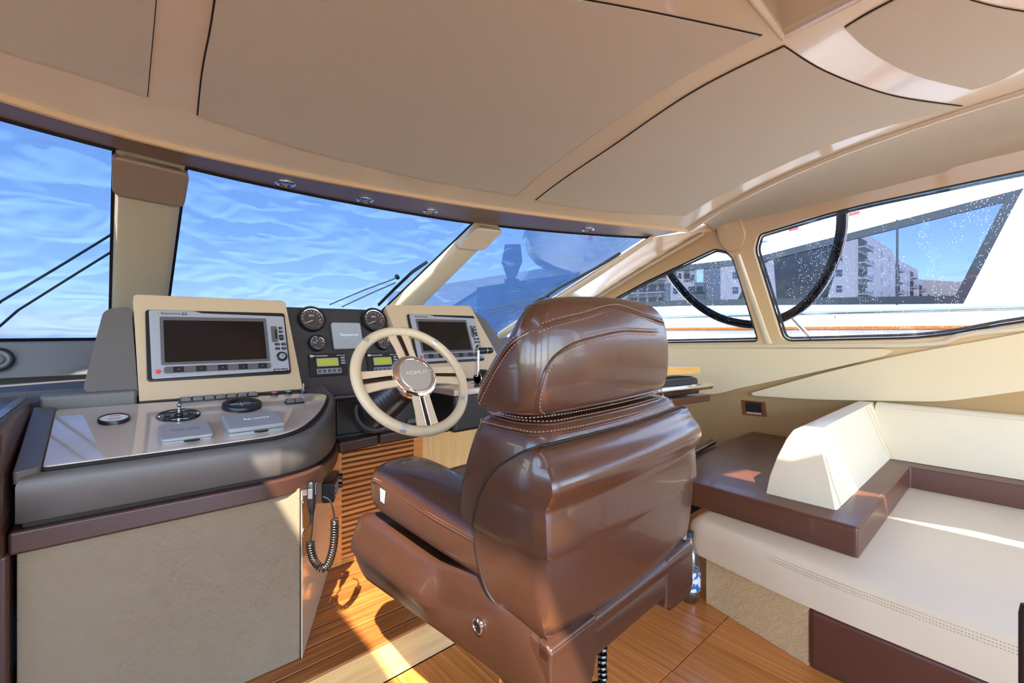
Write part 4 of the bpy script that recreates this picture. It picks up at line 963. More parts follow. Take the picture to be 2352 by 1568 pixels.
# --- seat: middle cushion and two side bolsters
def bolster(s):
    rr_ = []
    for y, a_, b_, z in smooth([(.02, .02, .015, .765), (.035, .055, .045, .762), (.08, .080, .066, .764), (.20, .088, .072, .772), (.35, .092, .074, .782), (.52, .094, .076, .797), (.63, .092, .074, .803), (.675, .080, .062, .803), (.700, .052, .040, .801), (.708, .015, .012, .800)], 4):
        rr_.append([(s * (.214 + .022 * y / .7) + x, y, z + q) for x, q in sup(a_, b_, 3.2, 32)])
    return loft(rr_)
bo = {}
for s in (-1, 1): bo[s] = obj('seat_bolster', bolster(s), M_['leather'], ch, angle=70)
obj('seat_cushion', loft([[(x, y, .755 + q) for x, q in sup(a_, b_, 4, 28)] for y, a_, b_ in smooth([(.05, .12, .03), (.08, .15, .045), (.3, .155, .048), (.55, .158, .052), (.64, .155, .050), (.675, .14, .036), (.685, .10, .015)], 3)]), M_['leather'], ch, angle=70)
sp_ = [(-.214 - .022 * y / .7 - .0865 - .004 * (y > .3), y, z) for y, z in ((.10, .782), (.2, .796), (.35, .806), (.50, .822), (.60, .832), (.645, .832))]
seam = catmull(sp_, 6)
obj('seat_piping', tube(seam, .003, 8), M_['leather'], bo[-1])
for dz_ in (.007, -.007): dashes([p + Vector((.0015 if dz_ > 0 else 0.0015, 0, dz_)) for p in seam], M_['stitch'], 'stitching', bo[-1], r=.0013, step=.008)
obj('maker_tag', prism([(-.327, .565, .822), (-.327, .595, .824), (-.3275, .593, .788), (-.3275, .572, .786)], (-.002, 0, 0)), M_['bezel'], bo[-1], bevel=.0008)
# --- back cushion (front half of the backrest)
def backring(z, hw, y0, y1, rr_=.05, rf=.05, bulge=.015):
    d_ = (y1 - y0) / 2.02; rr_ = min(rr_, d_, hw * .9); rf = min(rf, d_, hw * .9)
    lft = []
    for i in range(7):
        a = R(90 * i / 6); lft.append((-(hw - rf) - rf * math.sin(a), y1 - rf + rf * math.cos(a)))
    m = (y1 - rf + y0 + rr_) / 2; lft.append((-hw - .003, m))
    for i in range(7):
        a = R(90 * i / 6); lft.append((-(hw - rr_) - rr_ * math.cos(a), y0 + rr_ - rr_ * math.sin(a)))
    for f_ in (.75, .5, .25): lft.append((-(hw - rr_) * f_, y0 - bulge * (1 - f_ * f_)))
    return [(x, y, z) for x, y in lft] + [(0, y0 - bulge, z)] + [(-x, y, z) for x, y in lft[::-1]]
BC = smooth([(.760, .22, .10, .20), (.768, .265, .07, .255), (.785, .290, .045, .285), (.82, .300, .03, .302), (.86, .302, .02, .300), (.92, .300, .015, .288), (.98, .296, .015, .268), (1.03, .290, .02, .250), (1.055, .280, .028, .238), (1.068, .262, .045, .222), (1.072, .22, .075, .19)], 4)
bk = obj('back_cushion', loft([backring(*r) for r in BC]), M_['leather'], ch, angle=70)
# --- moulded back shell: z, front depth, rear y, half width
BS = smooth([(.655, .10, .022, .282), (.672, .135, .012, .294), (.70, .168, .004, .304), (.75, .188, -.002, .310), (.80, .197, -.006, .313), (.832, .199, -.008, .314), (.842, .198, -.015, .319), (.90, .180, -.013, .319), (.925, .164, -.012, .318), (.945, .150, -.024, .320), (.965, .132, -.030, .320), (.985, .112, -.025, .318), (1.005, .082, -.010, .314), (1.022, .055, -.002, .310), (1.032, .034, .006, .304), (1.036, .026, .020, .290)], 4)
def shellring(z, s, yr, hw):
    q = [(-hw, s)] + [(-hw, .036 + (s - .036) * .5)] if s > .05 else [(-hw, s), (-hw, (s + .03) / 2)]
    c_ = [(-hw - .002, .026), (-hw + .001, .012), (-hw + .008, yr + .006), (-hw + .020, yr + .001)]
    m_ = [(-hw * .6, yr - .008), (-hw * .3, yr - .013), (0, yr - .015)]
    lft = q + c_ + m_
    return [(x, y, z) for x, y in lft] + [(-x, y, z) for x, y in lft[::-1][1:]]
for s in (-1, 1):
    ed = [Vector((s * (r[3] + .0005), r[1] + .001, r[0])) for r in BS]
    obj('shell_joint_shade', tube(ed, .0024, 6), M_['jointshade'], ch)  # dark tube on the shell joint, painting in its crease shadow
obj('shell_joint_shade', tube([Vector((x, .020 - .012 * (1 - (x / .29) ** 2), 1.0375)) for x in [-.29 + .58 * i / 20 for i in range(21)]], .0024, 6), M_['jointshade'], ch)
sh = obj('back_shell', loft([shellring(*r) for r in BS]), M_['leather'], ch, angle=42)
obj('shell_screw', lathe([(.005, 0), (.004, .002), (0, .0025)], 12, T((-.302, .06, .70)) @ RY(-90)), M_['steel'], sh)
# --- headrest
HR = smooth([(1.080, .255, .085, .205), (1.084, .272, .062, .238), (1.096, .281, .050, .255), (1.13, .285, .042, .240), (1.17, .286, .039, .212), (1.21, .284, .039, .180), (1.25, .279, .042, .145), (1.28, .268, .049, .128), (1.302, .248, .056, .120), (1.318, .215, .064, .115), (1.329, .16, .074, .110), (1.334, .08, .085, .104)], 4)
hd = obj('headrest', loft([backring(*r) for r in HR]), M_['leather'], ch, angle=75)
def hsurf(tab, e, t, z, out=.0):
    hw, y0, y1 = lerpt(tab, z); rg = [Vector((p[0], p[1])) for p in backring(z, hw, y0, y1)]; c_ = Vector((0, (y0 + y1) / 2)); d = Vector((math.cos(t), math.sin(t)))
    for p, q in zip(rg, rg[1:] + rg[:1]):
        e_ = q - p; den = d.x * e_.y - d.y * e_.x
        if abs(den) < 1e-9: continue
        w_ = p - c_; k1 = (w_.x * e_.y - w_.y * e_.x) / den; k2 = (w_.x * d.y - w_.y * d.x) / den
        if k1 > 0 and -1e-6 <= k2 <= 1 + 1e-6:
            n_ = Vector((e_.y, -e_.x)).normalized(); n_ = n_ if n_.dot(d) > 0 else -n_
            r_ = c_ + d * k1 + n_ * out; return Vector((r_.x, r_.y, z))
    return Vector((c_.x, c_.y, z))
def seamline(tab, e, tz, par, name='piping'):
    pts = [hsurf(tab, e, R(t), z, .0005) for t, z in tz]
    pts = catmull(pts, 8)
    obj(name, tube(pts, .0028, 8), M_['leather'], par)
    c_ = Vector((0, .13, pts[len(pts) // 2].z))
    for d_ in (-.0075, .0075):
        q = []
        for i, p in enumerate(pts):
            t_ = (pts[min(i + 1, len(pts) - 1)] - pts[max(i - 1, 0)]).normalized(); n_ = (p - c_); n_.z = 0; n_.normalize(); q.append(p + n_.cross(t_).normalized() * d_ + n_ * .0006)
        dashes(q, M_['stitch'], 'stitching', par, r=.0013, step=.0085)
# rear faces -y: angle 270; left corner about 205-225
seamline(HR, 4.2, [(200, 1.086), (199.5, 1.10), (198.5, 1.13), (198, 1.16), (197.5, 1.185), (198, 1.208), (202, 1.230), (218, 1.243), (236, 1.248), (255, 1.250), (285, 1.252), (310, 1.251), (330, 1.249), (340, 1.247), (352, 1.244)], hd)
seamline(HR, 4.2, [(166, 1.10), (170, 1.14), (174, 1.19), (180, 1.235), (190, 1.268), (200, 1.288), (215, 1.300), (240, 1.306), (270, 1.308), (300, 1.306), (325, 1.300), (340, 1.288), (350, 1.272), (358, 1.255)], hd)
seamline(HR, 4.2, [(t, 1.088) for t in range(172, 366, 12)], hd)
seamline(BC, 4.0, [(t, 1.050) for t in range(150, 390, 12)], bk)
seamline(BC, 4.0, [(t, 1.066) for t in range(165, 376, 12)], bk)
for x in (-.12, .12): obj('headrest_post', tube([(x, .14, 1.05), (x, .14, 1.10)], .008, 12), M_['chrome'], ch)
obj('pedestal', lathe([(.20, 0), (.20, .012), (.17, .022), (.075, .03), (.065, .05), (.065, .515)], 36, T((0.0, .38, 0))), M_['steel'], ch)
# black beaded coil cable hanging below the seat
cb = thing('coil_cable', 'black beaded coil cable hanging under the helm chair', 'cable', P(1384, 1484, Y=.68))
ci = T(-cb.matrix_world.translation)
bp_ = catmull([P(*p, Y=.68) for p in ((1386, 1462), (1384, 1500), (1383, 1530), (1384, 1560), (1376, 1580), (1364, 1572), (1362, 1590), (1366, 1640))], 10)
acc = 0; last = None; bz = []
for p in bp_:
    if last is None or (p - last).length > .0125: bz.append(p); last = p
obj('beads', xf(merge(*[lathe([(.004, -.005), (.011, -.0035), (.0125, 0), (.011, .0035), (.004, .005)], 14, axisM(p, (0, 0, 1))) for p in bz]), ci), M_['blackgloss'], cb)
obj('core', xf(tube(bp_, .004, 6), ci), M_['black'], cb)

# ================================================================== SOFA
sf = thing('sofa', 'cream leather sofa with woven and brown base along the starboard wall', 'sofa', (2.7, .2, 0))
si = T((-2.7, -.2, 0))
def spart(name, d, m, par=None, **k): return obj(name, xf(d, si), m, par or sf, **k)
def softslab(poly, z0, z1, r, n=5, crown=0.0):
    """a cushion: outline with every edge rolled over"""
    rg = []
    for i in range(n + 1):
        a = math.pi / 2 * i / n; rg.append([(x, y, z0 + r * (1 - math.sin(a)) * .6) for x, y in inset(poly, r * .6 * (1 - math.cos(math.pi / 2 - a)))]) if False else None
    rg = []
    rb = r * .4
    for i in range(n + 1):
        a = math.pi / 2 * i / n; rg.append([(x, y, z0 + rb * (1 - math.sin(a))) for x, y in inset(poly, rb * (1 - math.cos(a)) if False else rb * (1 - math.sin(math.pi / 2 - a + 0) if False else math.cos(a) * 0 + (1 - math.sin(a))))])
    for i in range(n + 1):
        a = math.pi / 2 * i / n; rg.append([(x, y, z1 - r + r * math.sin(a)) for x, y in inset(poly, r * (1 - math.cos(a)))])
    return loft(rg)
seat = [(p.x, p.y) for p in rounded([Vector(q) for q in ((2.05, 1.06), (1.952, .53), (1.925, -.1), (1.90, -1.6), (3.44, -1.6), (3.44, 1.06))], [.08, .2, .2, .08, .08, .08], 6)]
sc2 = spart('seat_cushion', softslab(seat, .222, .372, .05), M_['creamlea'], angle=60)
front = catmull([Vector((x, y, .338)) for x, y in ((2.058, 1.03), (2.025, .86), (1.955, .50), (1.932, .2), (1.924, -.2), (1.918, -.6))], 10)
for d_, z_ in ((.0, 0), (.004, .008), (.010, .016)):
    dashes([p + Vector((d_ - .004, 0, z_)) for p in front], M_['creamthread'], 'stitching', sc2, r=.0012, step=.008).matrix_local = si
spart('woven_base', prism([(2.068, .968, .001), (1.962, .531, .001), (2.3, .45, .001), (2.3, .968, .001)], (0, 0, .222)), M_['woven'])
spart('brown_base', prism([(1.953, .529, .001), (1.925, -.2, .001), (1.90, -1.6, .001), (2.4, -1.6, .001), (2.4, .529, .001)], (0, 0, .221)), M_['sofabrown'], bevel=.02, seg=4)
spart('inner_base', box(2.31, 3.44, .535, 1.05, .001, .222), M_['woven'])
# brown leather surround lying on the seat
tr2 = thing('leather_ledge', 'brown leather ledge wrapping the sofa corner below the cream cushions', 'ledge', (2.9, .8, .372))
ti = T((-2.9, -.8, -.372))
Lp = [(2.172, .420), (2.232, 1.35), (3.69, 1.37), (3.69, -1.6), (3.385, -1.6), (3.385, .420)]
lo_ = obj('ledge_pad', xf(softslab([(p.x, p.y) for p in rounded([Vector(q) for q in Lp], [.015, .03, .02, .01, .01, .012], 4)], .374, .490, .010), ti), M_['sofabrown'], tr2, angle=60)
for pts in ([(2.1745, .43, .4855), (2.234, 1.33, .4855)], [(2.185, .4225, .4855), (3.37, .4225, .4855)], [(3.3875, .40, .4855), (3.3875, -1.5, .4855)]):
    obj('piping', xf(tube(pts, .0035, 8), ti), M_['sofabrown'], lo_)
    p0, p1_ = Vector(pts[0]), Vector(pts[1]); nn_ = Vector(((p1_ - p0).y, -(p1_ - p0).x, 0)).normalized(); 
    if nn_.dot(Vector((2.9, .8, 0)) - p0) < 0: nn_ = -nn_
    for o2 in (Vector((0, 0, .0055)) + nn_ * .012, Vector((0, 0, -.012)) - nn_ * .001): dashes([p0 + o2, p1_ + o2], M_['stitch'], 'stitching', lo_, r=.0013, step=.009).matrix_local = ti
# cream bolster (headrest block) and back cushion
bs = thing('sofa_bolster', 'cream leather wedge bolster standing on the brown ledge', 'bolster', (2.9, .65, .49))
bi = T((-2.9, -.65, -.49))
def bsec(x, top, ys):
    f = [(.510, .488), (.522, .488), (.556, .62), (.592, .74), (.606, .785), (.620, top), (.690, top), (.708, top - .008), (.735, .75), (.770, .66), (.795, .57), (.806, .488)]
    return [(x(z), y, z) for y, z in f]
endx = lambda z: 2.322 + (z - .49) * .22
rgs = [bsec(lambda z: endx(z) + .012, .795, 0), bsec(lambda z: endx(z) + .0, .797, 0)]
rgs = [[(p[0], .655 + (p[1] - .655) * .955, .488 + (p[2] - .488) * .965 + (.004 if p[2] > .5 else 0)) for p in bsec(lambda z: endx(z), .797, 0)], bsec(lambda z: endx(z) + .014, .800, 0), bsec(lambda z: endx(z) + .4, .803, 0), bsec(lambda z: 3.42, .806, 0), bsec(lambda z: 3.62, .806, 0)]
bb_ = obj('bolster_pad', xf(loft(rgs), bi), M_['creamlea'], bs, angle=40)
for z0_, z1_, y0_, y1_, xx in ((.50, .79, .515, .606, 0),):
    for d_ in (.004, .016): dashes([(endx(.50) + d_, .508 + .0, .50), (endx(.62) + d_, .553, .62), (endx(.74) + d_, .589, .74), (endx(.785) + d_, .603, .785)], M_['creamthread'], 'stitching', bb_, r=.0012, step=.008).matrix_local = bi
def vline(x): return [(x, .508, .50), (x - .02, .553, .62), (x - .045, .589, .74), (x - .06, .604, .785), (x - .06, .62, .8035), (x - .06, .69, .8035)]
for d_ in (0, .08): dashes(vline(3.42 + d_), M_['creamthread'], 'stitching', bb_, r=.0012, step=.008).matrix_local = bi
bc = thing('sofa_back_cushion', 'long cream leather back cushion above the brown ledge', 'cushion', (3.55, -.4, .49))
bci = T((-3.55, .4, -.49))
sec = [(3.50, .492), (3.515, .60), (3.532, .72), (3.545, .785), (3.562, .805), (3.60, .812), (3.66, .808), (3.685, .78), (3.685, .492)]
bcp = obj('back_pad', xf(loft([[(x, y, z) for x, z in sec] for y in (.60, .4, -.2, -1.6)]), bci), M_['creamlea'], bc, angle=45)
for d_ in (.0, .008): dashes([(3.549, .50, .790 - d_), (3.549, -1.5, .790 - d_)], M_['creamthread'], 'stitching', bcp, r=.0012, step=.008).matrix_local = bci

# ================================================================== STARBOARD WALL FITTINGS
def wing(name, pts, rad, label):
    q = [P(*p, X=3.645) for p in pts]
    t = thing(name, label, 'wall panel', q[0]); ii = T(-q[0])
    o_ = obj('pad', xf(prism(rounded(q, rad, 5), (.05, 0, 0)), ii), M_['wingpad'], t, bevel=.016, seg=4)
    return t
wing('wing_panel', ((1480, 800), (2030, 801), (2052, 806), (2030, 818), (1865, 856), (1690, 893), (1650, 905), (1480, 905)), [.01, .02, .02, .02, .3, .1, .1, .01], 'beige padded wall panel tapering aft under the window')
wing('wing_panel', ((1724, 902), (1900, 853), (2060, 816), (2352, 764), (2700, 690), (2700, 850), (2352, 898), (2165, 923), (1860, 918), (1730, 909)), [.012, .2, .2, .2, .01, .01, .2, .08, .2, .012], 'beige padded wall panel pointing forward above the sofa back')
q = [P(*p, X=3.694) for p in ((1702, 918), (1757, 923), (1761, 957), (1705, 952))]
ou = thing('wall_outlet', 'copper framed wall socket with black inserts above the leather ledge', 'outlet', q[3]); oi_ = T(-q[3])
obj('plate', xf(prism(q, (.006, 0, 0)), oi_), M_['outlet'], ou, bevel=.002)
lp4 = lambda u, v: q[3].lerp(q[2], u).lerp(q[0].lerp(q[1], u), v)
def pl4(u0, u1, v0, v1, d): return prism([lp4(u0, v0) + Vector((-.002, 0, 0)), lp4(u1, v0) + Vector((-.002, 0, 0)), lp4(u1, v1) + Vector((-.002, 0, 0)), lp4(u0, v1) + Vector((-.002, 0, 0))], (-d, 0, 0))
obj('recess', xf(pl4(.17, .83, .14, .92, .001), oi_), M_['gap'], ou)
for i in range(3): obj('module', xf(pl4(.19 + i * .21, .385 + i * .21, .28, .78, .003), oi_), M_['black'], ou, bevel=.001)
obj('lower_bar', xf(pl4(.20, .82, .10, .24, .004), oi_), M_['satin'], ou)
# little shelf unit behind the headrest
su = thing('side_shelf', 'dark shelf with teak edge and chrome grab rail behind the headrest', 'shelf', P(1590, 930, D=3.0)); ii = T(-su.matrix_world.translation)
Ys = 1.42
def at_y(px, py): return P(px, py, Y=Ys)
obj('brown_shelf', xf(prism([at_y(1430, 930), at_y(1631, 905), at_y(1631, 921), at_y(1430, 950)], (.0, .825, 0)), ii), M_['sofabrown'], su, bevel=.004)
obj('black_pad', xf(prism([at_y(1430, 880), at_y(1592, 864), at_y(1603, 868), at_y(1608, 903), at_y(1430, 928)], (0, .2, 0)), ii), M_['softblack'], su, bevel=.012, seg=3)
obj('teak_edge', xf(prism([at_y(1430, 842), at_y(1608, 843), at_y(1609, 857), at_y(1430, 868)], (0, .12, 0)), ii), M_['teakbit'], su, bevel=.002)
obj('grab_rail', xf(tube([P(1430, 908, Y=1.39), P(1560, 894, Y=1.39), P(1626, 886, Y=1.39), P(1631, 886, Y=1.41)], .022, 14), ii), M_['chrome'], su)
# dark flat tray wedged between ledge and wall
q = [P(*p, Z=.50) for p in ((1590, 1048), (1645, 1014), (1655, 1020), (1590, 1056))]
bt = thing('black_tray', 'flat black tray edge resting at the far corner of the leather ledge', 'tray', q[0])
obj('tray_body', xf(prism([p + Vector((0, .03, -.005)) for p in q], (0, 0, .022)), T(-q[0])), M_['black'], bt, bevel=.003); obj('tray_lip', xf(tube([q[3] + Vector((0, .03, .018)), q[2] + Vector((0, .03, .018))], .004, 8), T(-q[0])), M_['steel'], bt)
# water bottle on the floor
wbp = P(1584, 1377, Z=0.0)
bt_ = thing('water_bottle', 'clear plastic water bottle with blue patterned label on the floor beside the sofa', 'bottle', T(wbp) @ Matrix.Scale(1.15, 4))
prof = [(.012, .006), (.026, .0), (.036, .004), (.040, .014), (.041, .05), (.040, .056), (.041, .062), (.041, .15), (.040, .17), (.036, .195), (.022, .225), (.014, .24), (.014, .26)]
bd_ = obj('bottle_body', lathe(prof, 28), M_['clear'], bt_)
k = Mat('blue_wave_label'); n1 = k.node('ShaderNodeTexNoise', Scale=26.0, Detail=1, Distortion=1.6); k.link(k.coord(), n1.inputs[0]); cr = k.node('ShaderNodeValToRGB'); cr.color_ramp.interpolation = 'CONSTANT'
cr.color_ramp.elements[0].color = srgb(225, 228, 232); cr.color_ramp.elements[1].position = .52; cr.color_ramp.elements[1].color = srgb(50, 105, 165); k.link(n1.outputs['Fac'], cr.inputs[0]); k.link(cr.outputs[0], k.b.inputs['Base Color']); k.b.inputs['Roughness'].default_value = .3
obj('label', lathe([(.0415, .052), (.0418, .055), (.0418, .125), (.0415, .128)], 28), k.m, bt_)
obj('bottle_cap', lathe([(.0155, .258), (.0155, .276), (.013, .278), (0, .278)], 20), M_['winglass'], bt_)
# leather seat end left of the console
le = thing('leather_partition', 'brown leather padded partition at the left edge of the photo', 'partition', (-.4, 1.95, 0)); li = T((.4, -1.95, 0))
obj('column', xf(box(-.70, -.178, 1.665, 2.24, .001, .70), li), M_['bandbrown'], le, bevel=.01, seg=3)
obj('top_pad', xf(softslab([(p.x, p.y) for p in rounded([Vector(q) for q in ((-.70, 1.62), (-.186, 1.62), (-.180, 2.25), (-.70, 2.25))], .04, 5)], .70, 1.035, .035), li), M_['leather'], le, angle=60)
dashes([(-.199, 1.66, 1.029), (-.193, 2.20, 1.029)], M_['gap'], 'stitching', le, r=.0014, step=.009).matrix_local = li

# ================================================================== CEILING SPOTLIGHTS
for px, py, lab in ((655, 421, 'chrome ceiling spotlight nearest the fabric pillar'), (838, 459, 'second chrome ceiling spotlight from the fabric pillar'), (988, 485, 'chrome ceiling spotlight just left of the slanted pillar'), (1350, 527, 'chrome ceiling spotlight over the starboard windscreen pane')):
    t = thing('ceiling_spotlight', lab, 'spotlight', T(P(px, py, Z=1.955)) @ RX(180) @ Matrix.Scale(1.15, 4), 'header spotlights')
    obj('outer_ring', lathe([(.040, -.004), (.040, .003), (.036, .007), (.029, .008), (.026, .003)], 36), M_['chrome'], t)
    obj('inner_ring', lathe([(.026, .001), (.025, .006), (.019, .006), (.018, .001)], 32), M_['blackgloss'], t)
    obj('lamp_lens', lathe([(.0185, .002), (.012, .006), (0, .008)], 24), M_['satin'], t)

# ================================================================== OUTSIDE
cv = thing('windscreen_cover', 'pale blue creased cloth cover stretched outside the windscreen', 'cover', along(wb, .5))
_ws = wsurf(0, 1, 0, 1, .10, .010)
def cover_fn(u, v):
    u, v = u * 1.05, -.22 + v * 1.24
    if u <= 1:
        p = _ws(u, v); q = Vector((p.x * 2.2, p.y * 1.0, p.z * 6.5))
        a = 1 - abs(mnoise.noise(q)) * 2.2; b = 1 - abs(mnoise.noise(q * 2.7 + Vector((5, 3, 1)))) * 2.2; c_ = mnoise.noise(q * 6.1)
        return p + Vector((0, .75, .66)) * (.016 * max(a, -.2) ** 3 + .008 * b + .003 * c_)
    a, b = _ws(1, v), _ws(.97, v); return a + (a - b) * ((u - 1) / .03)
obj('cloth', xf(grid(cover_fn, 300, 110), T(-along(wb, .5))), M_['cloth'], cv)
obj('hem', xf(merge(tube([cover_fn(u / 60, 0) for u in range(61)], .010, 6), tube([cover_fn(u / 60, 1) for u in range(61)], .010, 6)), T(-along(wb, .5))), M_['rope'], cv)
def onws(px, py, off=.03):
    """ray met with the windscreen surface, pushed outside by off"""
    best = None
    r = ray(px, py)
    for iu in range(241):
        u = iu / 240; a = along(wt, u); 
        b = along(wb, u)
        # closest v on this line to the ray
        d = a - b; n_ = r.cross(d); w0 = b - CAM
        if n_.length < 1e-9: continue
        dist = abs(w0.dot(n_)) / n_.length
        t1 = w0.cross(d).dot(n_) / n_.length_squared; v = w0.cross(r).dot(n_) / n_.length_squared
        if -.1 < v < 1.1 and (best is None or dist < best[0]): best = (dist, CAM + r * t1)
    return best[1] + Vector((0, .75, .66)) * off
def wiper(arms, blade, label, tip=None):
    o0 = onws(*arms[0][0]); t = thing('windscreen_wiper', label, 'wiper', o0, 'windscreen wipers'); ii = T(-o0)
    for arm in arms: obj('arm', xf(tube([onws(*p) for p in arm], .007, 6, flat=.6), ii), M_['wiper'], t)
    bp2 = [onws(*p, .022) for p in blade]
    obj('blade', xf(tube(bp2, .008, 6), ii), M_['black'], t)
    obj('blade_frame', xf(tube([p + Vector((0, .75, .66)) * .014 for p in bp2], .005, 6), ii), M_['wiper'], t)
    obj('joint', xf(lathe([(.014, -.012), (.014, .012)], 12, axisM(onws(*arms[0][-1]), (0, .75, .66))), ii), M_['wiper'], t)
wiper([[(-60, 755), (0, 702), (150, 612), (272, 537), (296, 538)], [(-60, 805), (0, 757), (40, 722), (180, 634), (296, 562)]], [(297, 535), (292, 580), (280, 630), (268, 668)], 'twin arm wiper with rope wrapped tip on the port windscreen pane')
wiper([[(760, 706), (840, 672), (905, 648), (916, 642)], [(788, 711), (850, 682), (912, 655)]], [(872, 706), (910, 668), (950, 630), (985, 606)], 'twin arm wiper low in the centre windscreen pane')
wiper([[(1120, 718), (1180, 702), (1240, 690), (1262, 684)], [(1128, 728), (1190, 712), (1252, 696)]], [(1208, 716), (1290, 664), (1370, 622), (1430, 585)], 'twin arm wiper in the starboard windscreen pane')
# bow of a moored boat ahead, dark quay block
def ahead(px, py, d): return P(px, py, D=d)
hb = thing('moored_boat', 'white bow of a moored boat seen through the starboard windscreen cover', 'boat', ahead(1300, 700, 9))
hi_ = T(-hb.matrix_world.translation)
k0 = [ahead(1212, 545, 8.4), ahead(1222, 570, 8.5), ahead(1245, 596, 8.7), ahead(1300, 620, 9), ahead(1360, 630, 9.6), ahead(1480, 640, 10.5)]
k1 = [ahead(1205, 530, 8.4), ahead(1240, 512, 8.8), ahead(1300, 500, 9.3), ahead(1380, 494, 9.9), ahead(1500, 490, 10.8), ahead(1600, 490, 11.5)]
obj('hull', xf(shell(loft([catmull(k0, 6), [a.lerp(b, .5) + Vector((-.15, -.25, .05)) for a, b in zip(catmull(k0, 6), catmull(k1, 6))], catmull(k1, 6)], False, False), (.5, .6, 0)), hi_), M_['whitehull'], hb)
obj('bow_roller', xf(loft([[ahead(1160, 560, 8.3), ahead(1196, 560, 8.3), ahead(1200, 600, 8.3), ahead(1184, 640, 8.3), ahead(1166, 640, 8.3), ahead(1152, 600, 8.3)], [p + Vector((.1, .12, 0)) for p in (ahead(1160, 560, 8.3), ahead(1196, 560, 8.3), ahead(1200, 600, 8.3), ahead(1184, 640, 8.3), ahead(1166, 640, 8.3), ahead(1152, 600, 8.3))]]), hi_), M_['wiper'], hb, bevel=.02)
obj('hull_mark', xf(prism([p + Vector((-.3, -.4, 0)) for p in (ahead(1338, 552, 9.4), ahead(1347, 550, 9.4), ahead(1347, 562, 9.4), ahead(1338, 563, 9.4))], (.02, .02, 0)), hi_), M_['red'], hb)
qb = thing('quay_block', 'dark quay block and pile beyond the starboard windscreen pane', 'quay', P(1230, 760, D=9)); qi = T(-qb.matrix_world.translation)
obj('quay_wall', xf(prism([ahead(1095, 660, 9), ahead(1310, 628, 9), ahead(1420, 600, 9), ahead(1420, 830, 9), ahead(1095, 830, 9)], (.8, 1.0, 0)), qi), M_['rope'], qb)
obj('pile', xf(prism([ahead(1160, 640, 8.8), ahead(1192, 640, 8.8), ahead(1200, 830, 8.8), ahead(1150, 830, 8.8)], (.15, .2, 0)), qi), M_['wiper'], qb)
# own side deck: bulwark, teak cap, stainless rails
bw = thing('side_bulwark', 'white side deck bulwark with teak cap outside the starboard windows', 'bulwark', (4.4, 0, 0))
bwi = T((-4.4, 0, 0))
obj('bulwark', xf(box(4.38, 4.46, -4, 5, .2, 1.27), bwi), M_['whitehull'], bw, bevel=.01); obj('side_deck', xf(box(3.80, 4.40, -4, 5, .85, .9), bwi), M_['whitehull'], bw)
obj('teak_cap', xf(box(4.355, 4.48, -4, 5, 1.27, 1.295), bwi), M_['teak'], bw, bevel=.006)
obj('upper_wall', xf(box(4.40, 4.45, -4, 5, 1.295, 1.36), bwi), M_['whitehull'], bw)
hr = thing('hand_rail', 'stainless steel hand rail above the side bulwark', 'rail', (4.42, 0, 1.36))
hri = T((-4.42, 0, -1.36))
obj('rail_tube', xf(tube([(4.42, -4, 1.40), (4.42, 5, 1.40)], .022, 12), hri), M_['stainless'], hr)
for y in (-2.2, -.6, 1.0, 2.6, 4.2): obj('rail_post', xf(tube([(4.42, y, 1.36), (4.42, y, 1.40)], .012, 8), hri), M_['stainless'], hr)
st_ = thing('deck_stanchion', 'slanted stainless brace outside the long starboard window', 'brace', P(1868, 782, X=4.2))
obj('brace_tube', xf(tube([P(1818, 728, X=4.2), P(1868, 784, X=4.2), P(1900, 820, X=4.2)], .018, 10), T(-st_.matrix_world.translation)), M_['stainless'], st_)
# neighbouring yacht with raked tinted window
NX = 7.0
npx = lambda *ps: [P(*p, X=NX) for p in ps]
ny = thing('neighbour_yacht', 'white neighbouring yacht with long raked tinted window', 'boat', (NX, 1, 0)); nyi = T((-NX, -1, 0))
no = [Vector((NX, 14, -.5)), Vector((NX, 14, 2.55)), Vector((NX, 6, 2.62)), *npx((1745, 560), (2352, 400)), Vector((NX, -1.2, 3.05)), Vector((NX, -3.5, 2.9)), Vector((NX, -6, 1.9)), Vector((NX, -6, -.5))]
nh = [Vector((NX, 11, 1.72)), Vector((NX, 9, 2.35)), *npx((1738, 590), (2352, 432), (2340, 452), (2213, 697), (1560, 702))]
obj('house_side', xf(plate(no, [nh], (.05, 0, 0)), nyi), M_['whitehull'], ny)
nh2 = [(p.y, p.z) for p in nh]
obj('window_band', xf(plate([Vector((NX - .01, y, z)) for y, z in nh2], [[Vector((NX - .01, y, z)) for y, z in inset(nh2, .09)]], (.04, 0, 0)), nyi), M_['frit'], ny)
obj('tinted_pane', xf(prism([Vector((NX + .03, y, z)) for y, z in inset(nh2, .05)], (.01, 0, 0)), nyi), M_['tint'], ny)
for px in (1900, 2060): 
    if px == 2060: obj('window_mullion', xf(prism([p + Vector((-.008, 0, 0)) for p in npx((2058, 505), (2063, 504), (2063, 700), (2058, 700))], (.03, 0, 0)), nyi), M_['frit'], ny)
obj('grey_blind', xf(prism([p + Vector((.5, 0, 0)) for p in npx((1745, 560), (1890, 540), (1900, 600), (1860, 725), (1790, 745), (1760, 745))], (.02, 0, 0)), nyi), M_['greyscreen'], ny)
obj('dark_mast', xf(prism([p + Vector((.6, 0, 0)) for p in npx((1686, 620), (1700, 620), (1660, 720), (1640, 720))], (.05, 0, 0)), nyi), M_['greyscreen'], ny)
for a, b in (((1950, 489), (1975, 484)), ((1812, 524), (1834, 520))):
    obj('red_sticker', xf(prism([P(a[0], a[1], X=NX - .012), P(b[0], b[1], X=NX - .012), P(b[0], b[1] + 7, X=NX - .012), P(a[0], a[1] + 8, X=NX - .012)], (-.004, 0, 0)), nyi), M_['red'], ny)
